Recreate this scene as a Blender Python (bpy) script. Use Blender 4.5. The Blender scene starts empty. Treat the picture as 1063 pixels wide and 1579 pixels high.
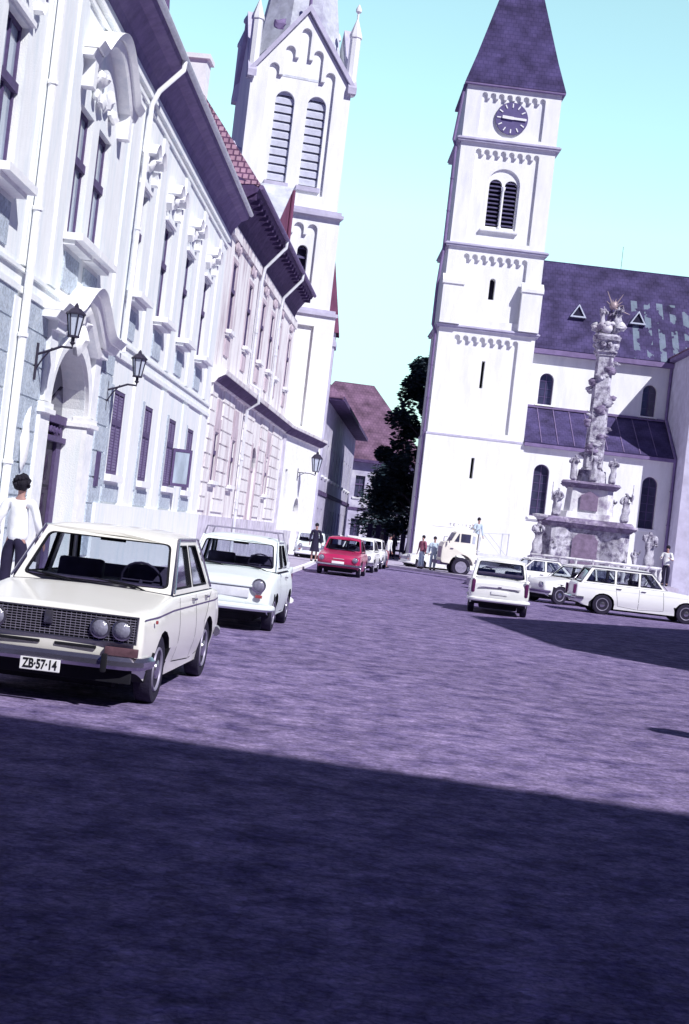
import bpy, bmesh, math, random
from math import pi, sin, cos, radians as R
from mathutils import Vector as V, Matrix, noise, geometry
random.seed(7)
scn = bpy.context.scene
col = scn.collection

# ------------------------------------------------------------------ materials
def mat(name, base, rough=.8, var=.12, scale=3., bump=.15, bscale=30., metal=0., spec=.3, stain=None, stain_amt=0., stain_scale=.6, coat=0., streak=False, spos=(.5, .66)):
    m = bpy.data.materials.new(name); m.use_nodes = True
    nt = m.node_tree; n = nt.nodes; l = nt.links
    b = n['Principled BSDF']
    b.inputs['Roughness'].default_value = rough
    b.inputs['Metallic'].default_value = metal
    b.inputs['Specular IOR Level'].default_value = spec
    if coat: b.inputs['Coat Weight'].default_value = coat; b.inputs['Coat Roughness'].default_value = .08
    tc = n.new('ShaderNodeTexCoord')
    nz = n.new('ShaderNodeTexNoise'); nz.inputs['Scale'].default_value = scale; nz.inputs['Detail'].default_value = 7; nz.inputs['Roughness'].default_value = .62
    if streak:
        mp = n.new('ShaderNodeMapping'); mp.inputs['Scale'].default_value = (1, 1, .22)
        l.new(tc.outputs['Object'], mp.inputs[0]); src = mp.outputs[0]
    else: src = tc.outputs['Object']
    l.new(src, nz.inputs['Vector'])
    cr = n.new('ShaderNodeValToRGB')
    cr.color_ramp.elements[0].position = .32; cr.color_ramp.elements[1].position = .68
    cr.color_ramp.elements[0].color = [c * (1 - var) for c in base] + [1]
    cr.color_ramp.elements[1].color = [min(1, c * (1 + var)) for c in base] + [1]
    l.new(nz.outputs['Fac'], cr.inputs[0]); out = cr.outputs[0]
    if stain:
        n2 = n.new('ShaderNodeTexNoise'); n2.inputs['Scale'].default_value = stain_scale; n2.inputs['Detail'].default_value = 9; n2.inputs['Roughness'].default_value = .7
        l.new(src, n2.inputs['Vector'])
        c2 = n.new('ShaderNodeValToRGB'); c2.color_ramp.elements[0].position = spos[0]; c2.color_ramp.elements[1].position = spos[1]
        c2.color_ramp.elements[1].color = (stain_amt,) * 3 + (1,)
        l.new(n2.outputs['Fac'], c2.inputs[0])
        mx = n.new('ShaderNodeMixRGB'); l.new(c2.outputs[0], mx.inputs[0]); l.new(out, mx.inputs[1]); mx.inputs[2].default_value = list(stain) + [1]
        out = mx.outputs[0]
    l.new(out, b.inputs['Base Color'])
    if bump:
        n3 = n.new('ShaderNodeTexNoise'); n3.inputs['Scale'].default_value = bscale; n3.inputs['Detail'].default_value = 5
        l.new(tc.outputs['Object'], n3.inputs['Vector'])
        bp = n.new('ShaderNodeBump'); bp.inputs['Strength'].default_value = bump; bp.inputs['Distance'].default_value = .02
        l.new(n3.outputs['Fac'], bp.inputs['Height']); l.new(bp.outputs[0], b.inputs['Normal'])
    return m

def tilemat(name, c1, c2, mortar, bw=.25, bh=.35, bump=.5, axis=0, pale=None):
    m = bpy.data.materials.new(name); m.use_nodes = True
    nt = m.node_tree; n = nt.nodes; l = nt.links; b = n['Principled BSDF']; b.inputs['Roughness'].default_value = .85; b.inputs['Specular IOR Level'].default_value = .15
    tc = n.new('ShaderNodeTexCoord'); br = n.new('ShaderNodeTexBrick')
    l.new(tc.outputs['UV'], br.inputs['Vector'])
    br.inputs['Color1'].default_value = (*c1, 1); br.inputs['Color2'].default_value = (*c2, 1); br.inputs['Mortar'].default_value = (*mortar, 1)
    br.inputs['Scale'].default_value = 1; br.inputs['Brick Width'].default_value = bw; br.inputs['Row Height'].default_value = bh
    br.inputs['Mortar Size'].default_value = .03; br.inputs['Mortar Smooth'].default_value = .5
    nz = n.new('ShaderNodeTexNoise'); nz.inputs['Scale'].default_value = .9; nz.inputs['Detail'].default_value = 8; l.new(tc.outputs['UV'], nz.inputs['Vector'])
    mr = n.new('ShaderNodeMapRange'); mr.inputs['From Min'].default_value = .3; mr.inputs['From Max'].default_value = .7; mr.inputs['To Min'].default_value = .55; mr.inputs['To Max'].default_value = 1.45
    l.new(nz.outputs['Fac'], mr.inputs['Value'])
    mx = n.new('ShaderNodeMixRGB'); mx.blend_type = 'MULTIPLY'; mx.inputs[0].default_value = 1
    l.new(br.outputs['Color'], mx.inputs[1]); l.new(mr.outputs[0], mx.inputs[2])
    out = mx.outputs[0]
    if pale:
        # renewed pale tiles, in columns towards one end of the roof
        sp = n.new('ShaderNodeSeparateXYZ'); l.new(tc.outputs['UV'], sp.inputs[0])
        def mth(op, a, bb=None):
            q = n.new('ShaderNodeMath'); q.operation = op
            for i, s in enumerate((a, bb)):
                if s is None: continue
                if hasattr(s, 'is_output'): l.new(s, q.inputs[i])
                else: q.inputs[i].default_value = s
            return q.outputs[0]
        colm = mth('GREATER_THAN', mth('SINE', mth('MULTIPLY', sp.outputs[0], pale['freq'])), .05)
        n4 = n.new('ShaderNodeTexNoise'); n4.inputs['Scale'].default_value = 1.1; n4.inputs['Detail'].default_value = 4; l.new(tc.outputs['UV'], n4.inputs['Vector'])
        a = mth('GREATER_THAN', n4.outputs['Fac'], pale['thr'])
        x = mth('GREATER_THAN', sp.outputs[0], pale['x']); y = mth('LESS_THAN', sp.outputs[1], pale['y'])
        f = mth('MULTIPLY', mth('MULTIPLY', colm, a), mth('MULTIPLY', x, y))
        br2 = mth('MULTIPLY', mth('MULTIPLY', f, n4.outputs['Fac']), .8)
        m2 = n.new('ShaderNodeMixRGB'); l.new(br2, m2.inputs[0]); l.new(out, m2.inputs[1]); m2.inputs[2].default_value = (.30, .40, .47, 1); out = m2.outputs[0]
    l.new(out, b.inputs['Base Color'])
    bp = n.new('ShaderNodeBump'); bp.inputs['Strength'].default_value = bump; bp.inputs['Distance'].default_value = .04
    l.new(br.outputs['Fac'], bp.inputs['Height']); bp.invert = True; l.new(bp.outputs[0], b.inputs['Normal'])
    return m

def glassmat(name, tint=(.86, .88, .90), alpha=.25, base=(.02, .025, .04)):
    m = bpy.data.materials.new(name); m.use_nodes = True
    nt = m.node_tree; n = nt.nodes; l = nt.links
    for x in list(n): n.remove(x)
    o = n.new('ShaderNodeOutputMaterial'); tr = n.new('ShaderNodeBsdfTransparent'); tr.inputs[0].default_value = (*tint, 1)
    gl = n.new('ShaderNodeBsdfGlossy'); gl.inputs['Roughness'].default_value = .04; gl.inputs[0].default_value = (.9, .95, 1, 1)
    fr = n.new('ShaderNodeFresnel'); fr.inputs['IOR'].default_value = 1.5
    mr = n.new('ShaderNodeMath'); mr.operation = 'MULTIPLY_ADD'; mr.inputs[1].default_value = 1.3; mr.inputs[2].default_value = .03
    mx = n.new('ShaderNodeMixShader'); l.new(fr.outputs[0], mr.inputs[0])
    ge = n.new('ShaderNodeNewGeometry'); inv = n.new('ShaderNodeMath'); inv.operation = 'SUBTRACT'; inv.inputs[0].default_value = 1; l.new(ge.outputs['Backfacing'], inv.inputs[1])
    m3 = n.new('ShaderNodeMath'); m3.operation = 'MULTIPLY'; m3.use_clamp = True; l.new(mr.outputs[0], m3.inputs[0]); l.new(inv.outputs[0], m3.inputs[1]); l.new(m3.outputs[0], mx.inputs[0]); l.new(tr.outputs[0], mx.inputs[1]); l.new(gl.outputs[0], mx.inputs[2]); l.new(mx.outputs[0], o.inputs[0])
    return m

M = {}
M['white'] = mat('white stucco', (.91, .935, .935), .9, .05, 9, .4, 40, stain=(.66, .77, .83), stain_amt=.55, stain_scale=1.7, streak=True, spos=(.47, .66))
M['plaster'] = mat('smooth white plaster', (.92, .93, .94), .85, .05, 7, .3, 30, stain=(.62, .68, .76), stain_amt=.5, stain_scale=2.2, spos=(.5, .68))
M['blue'] = mat('grey blue roughcast', (.50, .57, .66), .95, .3, 22, .9, 60, stain=(.75, .82, .88), stain_amt=.7, stain_scale=3)
M['pink'] = mat('weathered off white plaster', (.89, .88, .88), .95, .1, 6, .6, 30, stain=(.46, .37, .43), stain_amt=.8, stain_scale=1.5, streak=True, spos=(.48, .64))
M['pinkdark'] = mat('faded rose plaster', (.54, .46, .52), .95, .25, 5, .4, 30, stain=(.75, .68, .75), stain_amt=.7, stain_scale=2, streak=True)
M['brick'] = mat('dark violet brick', (.10, .07, .15), .95, .2, 3, .4, 20)
M['damp'] = mat('damp plinth plaster', (.60, .57, .68), .95, .25, 2, .5, 25, stain=(.82, .82, .86), stain_amt=.8, stain_scale=1.5)
M['church'] = mat('church white render', (.87, .885, .885), .9, .06, 2.2, .5, 20, stain=(.63, .65, .74), stain_amt=.55, stain_scale=.7, streak=True, spos=(.47, .68))
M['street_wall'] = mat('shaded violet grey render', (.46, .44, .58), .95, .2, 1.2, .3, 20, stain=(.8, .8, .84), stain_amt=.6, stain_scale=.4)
M['eave_shade'] = mat('violet grey eave with painted shade', (.21, .16, .31), .9, .2, 4, .3, 12, stain=(.3, .25, .4), stain_amt=.5, stain_scale=1.2)  # soffit tone that also paints the eave's shadow on the wall
M['grey_render'] = mat('grey violet render', (.52, .50, .64), .95, .14, 1.6, .4, 25, stain=(.6, .6, .72), stain_amt=.6, stain_scale=.8)
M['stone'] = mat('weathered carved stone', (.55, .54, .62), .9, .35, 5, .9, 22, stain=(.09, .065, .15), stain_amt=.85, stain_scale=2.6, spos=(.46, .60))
M['stone_dark'] = mat('dark moulded stone', (.22, .18, .29), .9, .4, 4, .9, 22, stain=(.6, .56, .66), stain_amt=.7, stain_scale=2.2, spos=(.52, .66))  # darker stone tone with random pale blotches
M['marble'] = mat('mauve marble panel', (.24, .18, .28), .6, .25, 5, .3, 20)
M['gold'] = mat('dull gilding', (.45, .36, .38), .5, .2, 8, .2, 20, metal=.3)
M['eave'] = mat('dark violet eave boards and painted shade', (.085, .055, .14), .9, .3, 5, .4, 14, stain=(.16, .12, .24), stain_amt=.6, stain_scale=1.5)  # also paints the shaded wall top under the weathered townhouse eave
M['zinc'] = mat('pale zinc', (.70, .72, .78), .5, .15, 4, .1, 20, metal=.0)
M['lead'] = mat('pale grey sheet roofing', (.56, .59, .66), .8, .25, 1.5, .2, 10, stain=(.33, .32, .46), stain_amt=.8, stain_scale=.7)
M['tin'] = mat('violet sheet metal', (.20, .15, .30), .7, .2, 2, .2, 10)
M['brownwood'] = mat('rust brown boards', (.17, .06, .12), .9, .25, 3, .4, 14, streak=True)
M['door'] = mat('dark carved door wood', (.035, .022, .055), .6, .4, 6, .4, 30)
M['shutter'] = mat('mauve shutter paint', (.22, .18, .33), .85, .16, 6, .3, 30)
M['frame'] = mat('dark window frame', (.10, .07, .17), .7, .2, 8, .2, 20)
M['iron'] = mat('black wrought iron', (.03, .025, .05), .6, .2, 8, .2, 20)
M['milk'] = mat('milky lantern glass', (.55, .60, .72), .25, .1, 4, 0)
M['dark'] = mat('dark interior', (.02, .018, .045), .9, .2, 3, 0)
M['black'] = mat('under body black', (.008, .008, .014), .9, .2, 5, 0)
M['curtain'] = mat('window pane and curtain', (.38, .45, .54), .12, .3, 3, 0, spec=.8, streak=True)
M['winglass'] = mat('dark window pane', (.05, .05, .10), .08, .3, 2, 0, spec=.9)
M['louvre'] = mat('pale louvre slats', (.55, .57, .68), .9, .1, 4, .2, 20)
M['louvredark'] = mat('dark louvre slats', (.10, .09, .18), .9, .2, 4, .2, 20)
M['clock'] = mat('slate clock face', (.12, .10, .24), .7, .1, 4, .1, 20)
M['whitepaint'] = mat('white enamel', (.85, .86, .88), .5, .03, 4, 0)
M['slate'] = tilemat('violet slate', (.062, .05, .132), (.076, .06, .155), (.052, .042, .115), .3, .28, .25)
M['roofnave'] = tilemat('violet roof tiles with pale repairs', (.056, .046, .118), (.070, .056, .14), (.047, .038, .10), .32, .34, .3, pale=dict(freq=7.5, thr=.5, x=6.5, y=18.9))
M['tile'] = tilemat('rose clay tiles', (.38, .23, .32), (.48, .31, .40), (.16, .08, .16), .2, .2, 1.)
M['tiledark'] = tilemat('violet clay tiles', (.16, .095, .155), (.19, .115, .18), (.125, .075, .13), .3, .32, .3)
M['glass'] = glassmat('car glass')
M['cream'] = mat('cream car paint', (.88, .87, .82), .35, .02, 2, 0, coat=.5, spec=.5)
M['carwhite'] = mat('white car paint', (.86, .87, .88), .4, .02, 2, 0, coat=.4, spec=.5)
M['palegreen'] = mat('pale white green car paint', (.80, .87, .88), .45, .03, 2, 0, coat=.3, spec=.5)
M['red'] = mat('raspberry red car paint', (.44, .018, .10), .35, .06, 2, 0, coat=.5, spec=.5)
M['truckcream'] = mat('cream truck paint', (.86, .83, .74), .5, .04, 2, .05)
M['chrome'] = mat('worn chrome', (.42, .40, .48), .2, .1, 6, 0, metal=.9)
M['rubber'] = mat('tyre rubber', (.022, .018, .04), .85, .25, 20, .3, 60)
M['rim'] = mat('painted steel rim', (.30, .28, .38), .5, .2, 8, 0, metal=.3)
M['grille'] = mat('dark grille', (.03, .025, .06), .6, .2, 10, 0)
M['lens'] = mat('headlamp lens', (.24, .24, .32), .1, .25, 14, .3, 60, spec=.9)
M['amber'] = mat('rose indicator lens', (.35, .07, .08), .3, .2, 14, 0)
M['taillight'] = mat('red violet tail lamp', (.10, .02, .09), .3, .2, 8, 0)
M['seat'] = mat('dark vinyl', (.05, .04, .09), .7, .25, 10, .2, 30)
M['skin'] = mat('skin', (.42, .24, .22), .6, .08, 8, 0)
M['hair'] = mat('dark hair', (.012, .01, .02), .7, .3, 40, .8, 90)
M['shirt'] = mat('white cotton', (.84, .86, .88), .9, .04, 8, .3, 14)
M['bluecloth'] = mat('pale blue cloth', (.50, .60, .72), .9, .1, 8, .3, 14)
M['trouser'] = mat('dark navy cloth', (.02, .016, .045), .9, .2, 8, .3, 14)
M['rosecloth'] = mat('dusky rose cloth', (.30, .10, .16), .9, .2, 8, .3, 14)
M['bark'] = mat('bark', (.05, .04, .06), .95, .3, 6, .8, 20)
M['kerb'] = mat('kerb stone', (.44, .40, .52), .9, .15, 2, .4, 20)

def leafmat(name, a, b_):
    m = bpy.data.materials.new(name); m.use_nodes = True
    n = m.node_tree.nodes; l = m.node_tree.links; b = n['Principled BSDF']; b.inputs['Roughness'].default_value = .7
    g = n.new('ShaderNodeNewGeometry'); cr = n.new('ShaderNodeValToRGB')
    cr.color_ramp.elements[0].color = (*a, 1); cr.color_ramp.elements[1].color = (*b_, 1)
    l.new(g.outputs['Random Per Island'], cr.inputs[0]); l.new(cr.outputs[0], b.inputs['Base Color'])
    return m
M['leaf'] = leafmat('dark blue green leaves', (.006, .014, .03), (.02, .045, .06))

def groundmat():
    m = bpy.data.materials.new('small worn setts'); m.use_nodes = True
    n = m.node_tree.nodes; l = m.node_tree.links; b = n['Principled BSDF']; b.inputs['Roughness'].default_value = .95; b.inputs['Specular IOR Level'].default_value = .04
    tc = n.new('ShaderNodeTexCoord')
    def noise_(sc, det, stretch=None):
        z = n.new('ShaderNodeTexNoise'); z.inputs['Scale'].default_value = sc; z.inputs['Detail'].default_value = det; z.inputs['Roughness'].default_value = .65
        if stretch:
            mp = n.new('ShaderNodeMapping'); mp.inputs['Scale'].default_value = stretch; l.new(tc.outputs['Object'], mp.inputs[0]); l.new(mp.outputs[0], z.inputs['Vector'])
        else: l.new(tc.outputs['Object'], z.inputs['Vector'])
        return z.outputs['Fac']
    vo = n.new('ShaderNodeTexVoronoi'); vo.inputs['Scale'].default_value = 15; vo.feature = 'DISTANCE_TO_EDGE'; l.new(tc.outputs['Object'], vo.inputs['Vector'])
    vc = n.new('ShaderNodeTexVoronoi'); vc.inputs['Scale'].default_value = 15; l.new(tc.outputs['Object'], vc.inputs['Vector'])
    cr = n.new('ShaderNodeValToRGB'); e = cr.color_ramp.elements
    e[0].position = .34; e[0].color = (.10, .078, .19, 1); e[1].position = .66; e[1].color = (.315, .25, .435, 1)
    l.new(noise_(2.6, 10, (1, 1, 1)), cr.inputs[0])
    big = n.new('ShaderNodeMapRange'); big.inputs['From Min'].default_value = .3; big.inputs['From Max'].default_value = .7; big.inputs['To Min'].default_value = .82; big.inputs['To Max'].default_value = 1.2
    l.new(noise_(.12, 3), big.inputs['Value'])
    fine = n.new('ShaderNodeMapRange'); fine.inputs['From Min'].default_value = .3; fine.inputs['From Max'].default_value = .7; fine.inputs['To Min'].default_value = .6; fine.inputs['To Max'].default_value = 1.4
    l.new(noise_(9, 8, (.9, 1.2, 1)), fine.inputs['Value'])
    gap = n.new('ShaderNodeMapRange'); gap.inputs['From Min'].default_value = 0; gap.inputs['From Max'].default_value = .12; gap.inputs['To Min'].default_value = .8; gap.inputs['To Max'].default_value = 1
    l.new(vo.outputs['Distance'], gap.inputs['Value'])
    cell = n.new('ShaderNodeMapRange'); cell.inputs['To Min'].default_value = .88; cell.inputs['To Max'].default_value = 1.12
    sp = n.new('ShaderNodeSeparateColor'); l.new(vc.outputs['Color'], sp.inputs[0]); l.new(sp.outputs[0], cell.inputs['Value'])
    out = cr.outputs[0]
    grit = n.new('ShaderNodeMapRange'); grit.inputs['From Min'].default_value = .3; grit.inputs['From Max'].default_value = .7; grit.inputs['To Min'].default_value = .62; grit.inputs['To Max'].default_value = 1.38
    l.new(noise_(34, 6, (.9, 1.1, 1)), grit.inputs['Value'])
    for f in (big, fine, gap, cell, grit):
        mx = n.new('ShaderNodeMixRGB'); mx.blend_type = 'MULTIPLY'; mx.inputs[0].default_value = 1; l.new(out, mx.inputs[1]); l.new(f.outputs[0], mx.inputs[2]); out = mx.outputs[0]
    l.new(out, b.inputs['Base Color'])
    bp = n.new('ShaderNodeBump'); bp.inputs['Strength'].default_value = .3; bp.inputs['Distance'].default_value = .01
    l.new(gap.outputs[0], bp.inputs['Height'])
    b2 = n.new('ShaderNodeBump'); b2.inputs['Strength'].default_value = .6; b2.inputs['Distance'].default_value = .05
    l.new(noise_(6, 7, (1, 1, 1)), b2.inputs['Height']); l.new(bp.outputs[0], b2.inputs['Normal']); l.new(b2.outputs[0], b.inputs['Normal'])
    return m
M['setts'] = groundmat()

# ------------------------------------------------------------------ mesh helpers
class MB:
    def __init__(s): s.v = []; s.f = []; s.m = []
    def add(s, vs, fs, mi=0):
        o = len(s.v); s.v += [tuple(v) for v in vs]
        for f in fs: s.f.append([i + o for i in f]); s.m.append(mi)
        return s
    def box(s, x0, x1, y0, y1, z0, z1, mi=0, T=None):
        vs = [V((x, y, z)) for z in (z0, z1) for y in (y0, y1) for x in (x0, x1)]
        if T: vs = [T @ v for v in vs]
        return s.add(vs, [(0, 2, 3, 1), (4, 5, 7, 6), (0, 1, 5, 4), (2, 6, 7, 3), (0, 4, 6, 2), (1, 3, 7, 5)], mi)
    def prism(s, poly, a, b, fn, mi=0):
        # poly in 2D, fn(p, t) -> 3D ; capped at a and b
        n = len(poly); vs = [fn(p, a) for p in poly] + [fn(p, b) for p in poly]
        tri = geometry.tessellate_polygon([[V((p[0], p[1], 0)) for p in poly]])
        fs = [tuple(t) for t in tri] + [tuple(i + n for i in reversed(t)) for t in tri]
        fs += [(i, i + n, (i + 1) % n + n, (i + 1) % n) for i in range(n)]
        return s.add(vs, fs, mi)
    def plate(s, outer, holes, a, b, fn=None, mi=0, rmi=None):
        fn = fn or (lambda p, t: (p[0], t, p[1]))
        loops = [outer] + holes
        flat = [p for lp in loops for p in lp]; n = len(flat)
        tri = geometry.tessellate_polygon([[V((p[0], p[1], 0)) for p in lp] for lp in loops])
        vs = [fn(p, a) for p in flat] + [fn(p, b) for p in flat]
        s.add(vs, [tuple(t) for t in tri] + [tuple(i + n for i in reversed(t)) for t in tri], mi)
        o = 0; fs = []
        for lp in loops:
            k = len(lp)
            fs += [(o + i, o + i + n, o + (i + 1) % k + n, o + (i + 1) % k) for i in range(k)]
            o += k
        return s.add(vs, fs, mi if rmi is None else rmi)
    def tube(s, pts, r, n=8, mi=0, cap=True):
        pts = [V(p) for p in pts]; rs = r if isinstance(r, (list, tuple)) else [r] * len(pts)
        vs = []; up = V((0, 0, 1)); prev = None
        for i, p in enumerate(pts):
            d = (pts[min(i + 1, len(pts) - 1)] - pts[max(i - 1, 0)]).normalized()
            if prev is None:
                a = d.cross(up if abs(d.z) < .95 else V((1, 0, 0))).normalized()
            else:
                a = (prev - d * prev.dot(d)).normalized()
            prev = a; b = d.cross(a)
            vs += [p + (a * cos(2 * pi * k / n) + b * sin(2 * pi * k / n)) * rs[i] for k in range(n)]
        fs = []
        for i in range(len(pts) - 1):
            for k in range(n):
                k2 = (k + 1) % n; fs.append((i * n + k, i * n + k2, (i + 1) * n + k2, (i + 1) * n + k))
        if cap: fs += [tuple(range(n))[::-1], tuple(range((len(pts) - 1) * n, len(pts) * n))]
        return s.add(vs, fs, mi)
    def lathe(s, prof, n=16, c=(0, 0, 0), axis='z', mi=0, rot=0.):
        vs = []
        for r, h in prof:
            for k in range(n):
                a = 2 * pi * k / n + rot
                if axis == 'z': vs.append((c[0] + r * cos(a), c[1] + r * sin(a), c[2] + h))
                elif axis == 'x': vs.append((c[0] + h, c[1] + r * cos(a), c[2] + r * sin(a)))
                else: vs.append((c[0] + r * cos(a), c[1] + h, c[2] + r * sin(a)))
        fs = [(i * n + k, i * n + (k + 1) % n, (i + 1) * n + (k + 1) % n, (i + 1) * n + k) for i in range(len(prof) - 1) for k in range(n)]
        fs += [tuple(range(n))[::-1], tuple(range((len(prof) - 1) * n, len(prof) * n))]
        return s.add(vs, fs, mi)
    def blob(s, c, r, sc=(1, 1, 1), amp=.25, mi=0, seed=0, sub=2):
        bm = bmesh.new(); bmesh.ops.create_icosphere(bm, subdivisions=sub, radius=1)
        vs = []
        for v in bm.verts:
            k = 1 + amp * noise.noise(v.co * 1.8 + V((seed * 3.1, seed, 0)))
            vs.append(V((c[0] + v.co.x * r * sc[0] * k, c[1] + v.co.y * r * sc[1] * k, c[2] + v.co.z * r * sc[2] * k)))
        fs = [tuple(v.index for v in f.verts) for f in bm.faces]; bm.free()
        return s.add(vs, fs, mi)
    def build(s, name, mats, parent=None, loc=None, smooth=None, bevel=0, uv=None, rot=None):
        me = bpy.data.meshes.new(name); me.from_pydata(s.v, [], s.f)
        if not isinstance(mats, (list, tuple)): mats = [mats]
        for m in mats: me.materials.append(M[m] if isinstance(m, str) else m)
        for p, mi in zip(me.polygons, s.m): p.material_index = mi
        bm = bmesh.new(); bm.from_mesh(me); bmesh.ops.recalc_face_normals(bm, faces=bm.faces)
        if bevel:
            es = [e for e in bm.edges if len(e.link_faces) == 2 and e.calc_face_angle(0) > .6]
            bmesh.ops.bevel(bm, geom=es, offset=bevel, segments=2, profile=.6, affect='EDGES', clamp_overlap=True)
        bm.to_mesh(me); bm.free()
        if uv:
            ul = me.uv_layers.new(name='UVMap')
            for p in me.polygons:
                for li in p.loop_indices:
                    ul.data[li].uv = uv(me.vertices[me.loops[li].vertex_index].co, p.normal)
        if smooth is not None:
            for p in me.polygons: p.use_smooth = True
            me.set_sharp_from_angle(angle=R(smooth))
        o = bpy.data.objects.new(name, me); col.objects.link(o)
        if parent: o.parent = parent
        if loc: o.location = loc
        if rot: o.rotation_euler = rot
        return o

def thing(name, label, cat, loc=(0, 0, 0), rz=0, group=None):
    o = bpy.data.objects.new(name, None); col.objects.link(o); o.location = loc; o.rotation_euler = (0, 0, rz)
    o.empty_display_size = .3
    o['label'] = label; o['category'] = cat
    if group: o['group'] = group
    return o
def tag(o, label, cat, group=None):
    o['label'] = label; o['category'] = cat
    if group: o['group'] = group
    return o
def struct(o): o['kind'] = 'structure'; return o
def rect(x0, x1, z0, z1): return [(x0, z0), (x1, z0), (x1, z1), (x0, z1)]
def arch(xc, w, z0, zt, n=12, k=1.):
    r = w / 2; zs = zt - r * k
    return [(xc - r, z0), (xc + r, z0)] + [(xc + r * cos(pi * i / n), zs + r * k * sin(pi * i / n)) for i in range(n + 1)]
def roofuv(v, nrm):
    # u along the horizontal direction in the plane, v up the slope
    h = V((-nrm.y, nrm.x, 0))
    if h.length < 1e-4: h = V((1, 0, 0))
    h.normalize(); s = nrm.cross(h)
    if s.z < 0: s = -s
    return (abs(h.x) > .7 and v.x or v.dot(h), v.dot(s))
def quadroof(name, quads, m, parent, th=.12):
    mb = MB()
    for q in quads:
        q = [V(p) for p in q]; n = geometry.normal(q)
        if n.z < 0: q.reverse(); n = -n
        k = len(q)
        mb.add(q + [p - n * th for p in q], [tuple(range(k)), tuple(range(2 * k - 1, k - 1, -1))] + [(i, i + k, (i + 1) % k + k, (i + 1) % k) for i in range(k)])
    return mb.build(name, m, parent, uv=roofuv)

# ------------------------------------------------------------------ camera, world, sun
cam = bpy.data.cameras.new('camera'); camo = bpy.data.objects.new('camera', cam); col.objects.link(camo)
camo.location = (0, 0, 1.65)
roll, pitch = R(6.6), R(.71)
fwd = V((0, cos(pitch), sin(pitch))); up0 = V((0, -sin(pitch), cos(pitch))); rt0 = V((1, 0, 0))
# the picture's up vector leans left of the true vertical
up = up0 * cos(roll) - rt0 * sin(roll); rt = rt0 * cos(roll) + up0 * sin(roll)
camo.rotation_euler = Matrix((rt, up, -fwd)).transposed().to_euler()
cam.sensor_fit = 'VERTICAL'; cam.sensor_height = 36; cam.lens = 36 * 2200 / 1579; cam.clip_end = 3000; cam.clip_start = .1
scn.camera = camo
scn.view_settings.view_transform = 'Standard'; scn.view_settings.look = 'None'; scn.view_settings.exposure = 0
L = V((-.69, .80, -1)).normalized()
sun = bpy.data.lights.new('sun', 'SUN'); sun.energy = 5.; sun.angle = R(.5); sun.color = (1, .98, .965)
so = bpy.data.objects.new('sun', sun); col.objects.link(so); so.rotation_euler = L.to_track_quat('-Z', 'Y').to_euler(); so.location = (20, -20, 40)
w = bpy.data.worlds.new('World'); scn.world = w; w.use_nodes = True
nt = w.node_tree; bg = nt.nodes['Background']; sk = nt.nodes.new('ShaderNodeTexSky'); sk.sky_type = 'NISHITA'; sk.sun_disc = False
sk.sun_elevation = R(43.4); sk.sun_rotation = R(139.2); sk.air_density = 1.; sk.dust_density = 1.; sk.ozone_density = 1.5
# hazy summer sky: pale cyan and bright low in the north, deep violet blue overhead
def wn(t, **k):
    n = nt.nodes.new(t)
    for a, b in k.items(): setattr(n, a, b)
    return n
def lk(a, b): nt.links.new(a, b)
tc = wn('ShaderNodeTexCoord'); sp = wn('ShaderNodeSeparateXYZ'); lk(tc.outputs['Generated'], sp.inputs[0])
ez = wn('ShaderNodeMapRange', interpolation_type='SMOOTHSTEP'); ez.inputs['From Min'].default_value = .37; ez.inputs['From Max'].default_value = .47; ez.inputs['To Min'].default_value = 1; ez.inputs['To Max'].default_value = 0
lk(sp.outputs[2], ez.inputs['Value'])
ey = wn('ShaderNodeMapRange', interpolation_type='SMOOTHSTEP'); ey.inputs['From Min'].default_value = .55; ey.inputs['From Max'].default_value = .84; lk(sp.outputs[1], ey.inputs['Value'])
fm = wn('ShaderNodeMath', operation='MULTIPLY'); lk(ez.outputs[0], fm.inputs[0]); lk(ey.outputs[0], fm.inputs[1])
lo = wn('ShaderNodeMapRange'); lo.inputs['From Min'].default_value = 0; lo.inputs['From Max'].default_value = .22; lk(sp.outputs[2], lo.inputs['Value'])
hz = wn('ShaderNodeMixRGB'); lk(lo.outputs[0], hz.inputs[0]); hz.inputs[1].default_value = (.92, 1.12, 1.4, 1); hz.inputs[2].default_value = (3.3, 3.6, 2.5, 1)
zc = wn('ShaderNodeMixRGB'); lk(fm.outputs[0], zc.inputs[0]); zc.inputs[1].default_value = (.11, .14, .44, 1); lk(hz.outputs[0], zc.inputs[2])
mx = wn('ShaderNodeMixRGB', blend_type='MULTIPLY'); mx.inputs[0].default_value = 1
lk(sk.outputs[0], mx.inputs[1]); lk(zc.outputs[0], mx.inputs[2]); lk(mx.outputs[0], bg.inputs[0]); bg.inputs[1].default_value = .1

# ------------------------------------------------------------------ ground
mb = MB(); mb.add([(-900, -300, 0), (900, -300, 0), (900, 1500, 0), (-900, 1500, 0)], [(0, 1, 2, 3)])
struct(mb.build('ground', 'setts'))
def slab(name, poly, z, m, kerbw=0):
    mb = MB(); mb.prism(poly, -.05, z, lambda p, t: (p[0], p[1], t)); return struct(mb.build(name, m))
cur = [(-3.6, -2), (-3.35, 14), (-3.15, 25), (-2.75, 38), (-1.5, 48), (-1.15, 58), (-.9, 70), (-.7, 84), (1.9, 130)]
slab('pavement', [(x - .16, y) for x, y in cur] + [(-9, 130), (-9, -2)], .12, 'kerb')
mb = MB()
for (x0, y0), (x1, y1) in zip(cur[:-1], cur[1:]):
    mb.prism([(x0 - .158, y0), (x0, y0), (x1, y1), (x1 - .158, y1)], -.05, .125, lambda p, t: (p[0], p[1], t))
struct(mb.build('kerb', 'plaster'))
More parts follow.
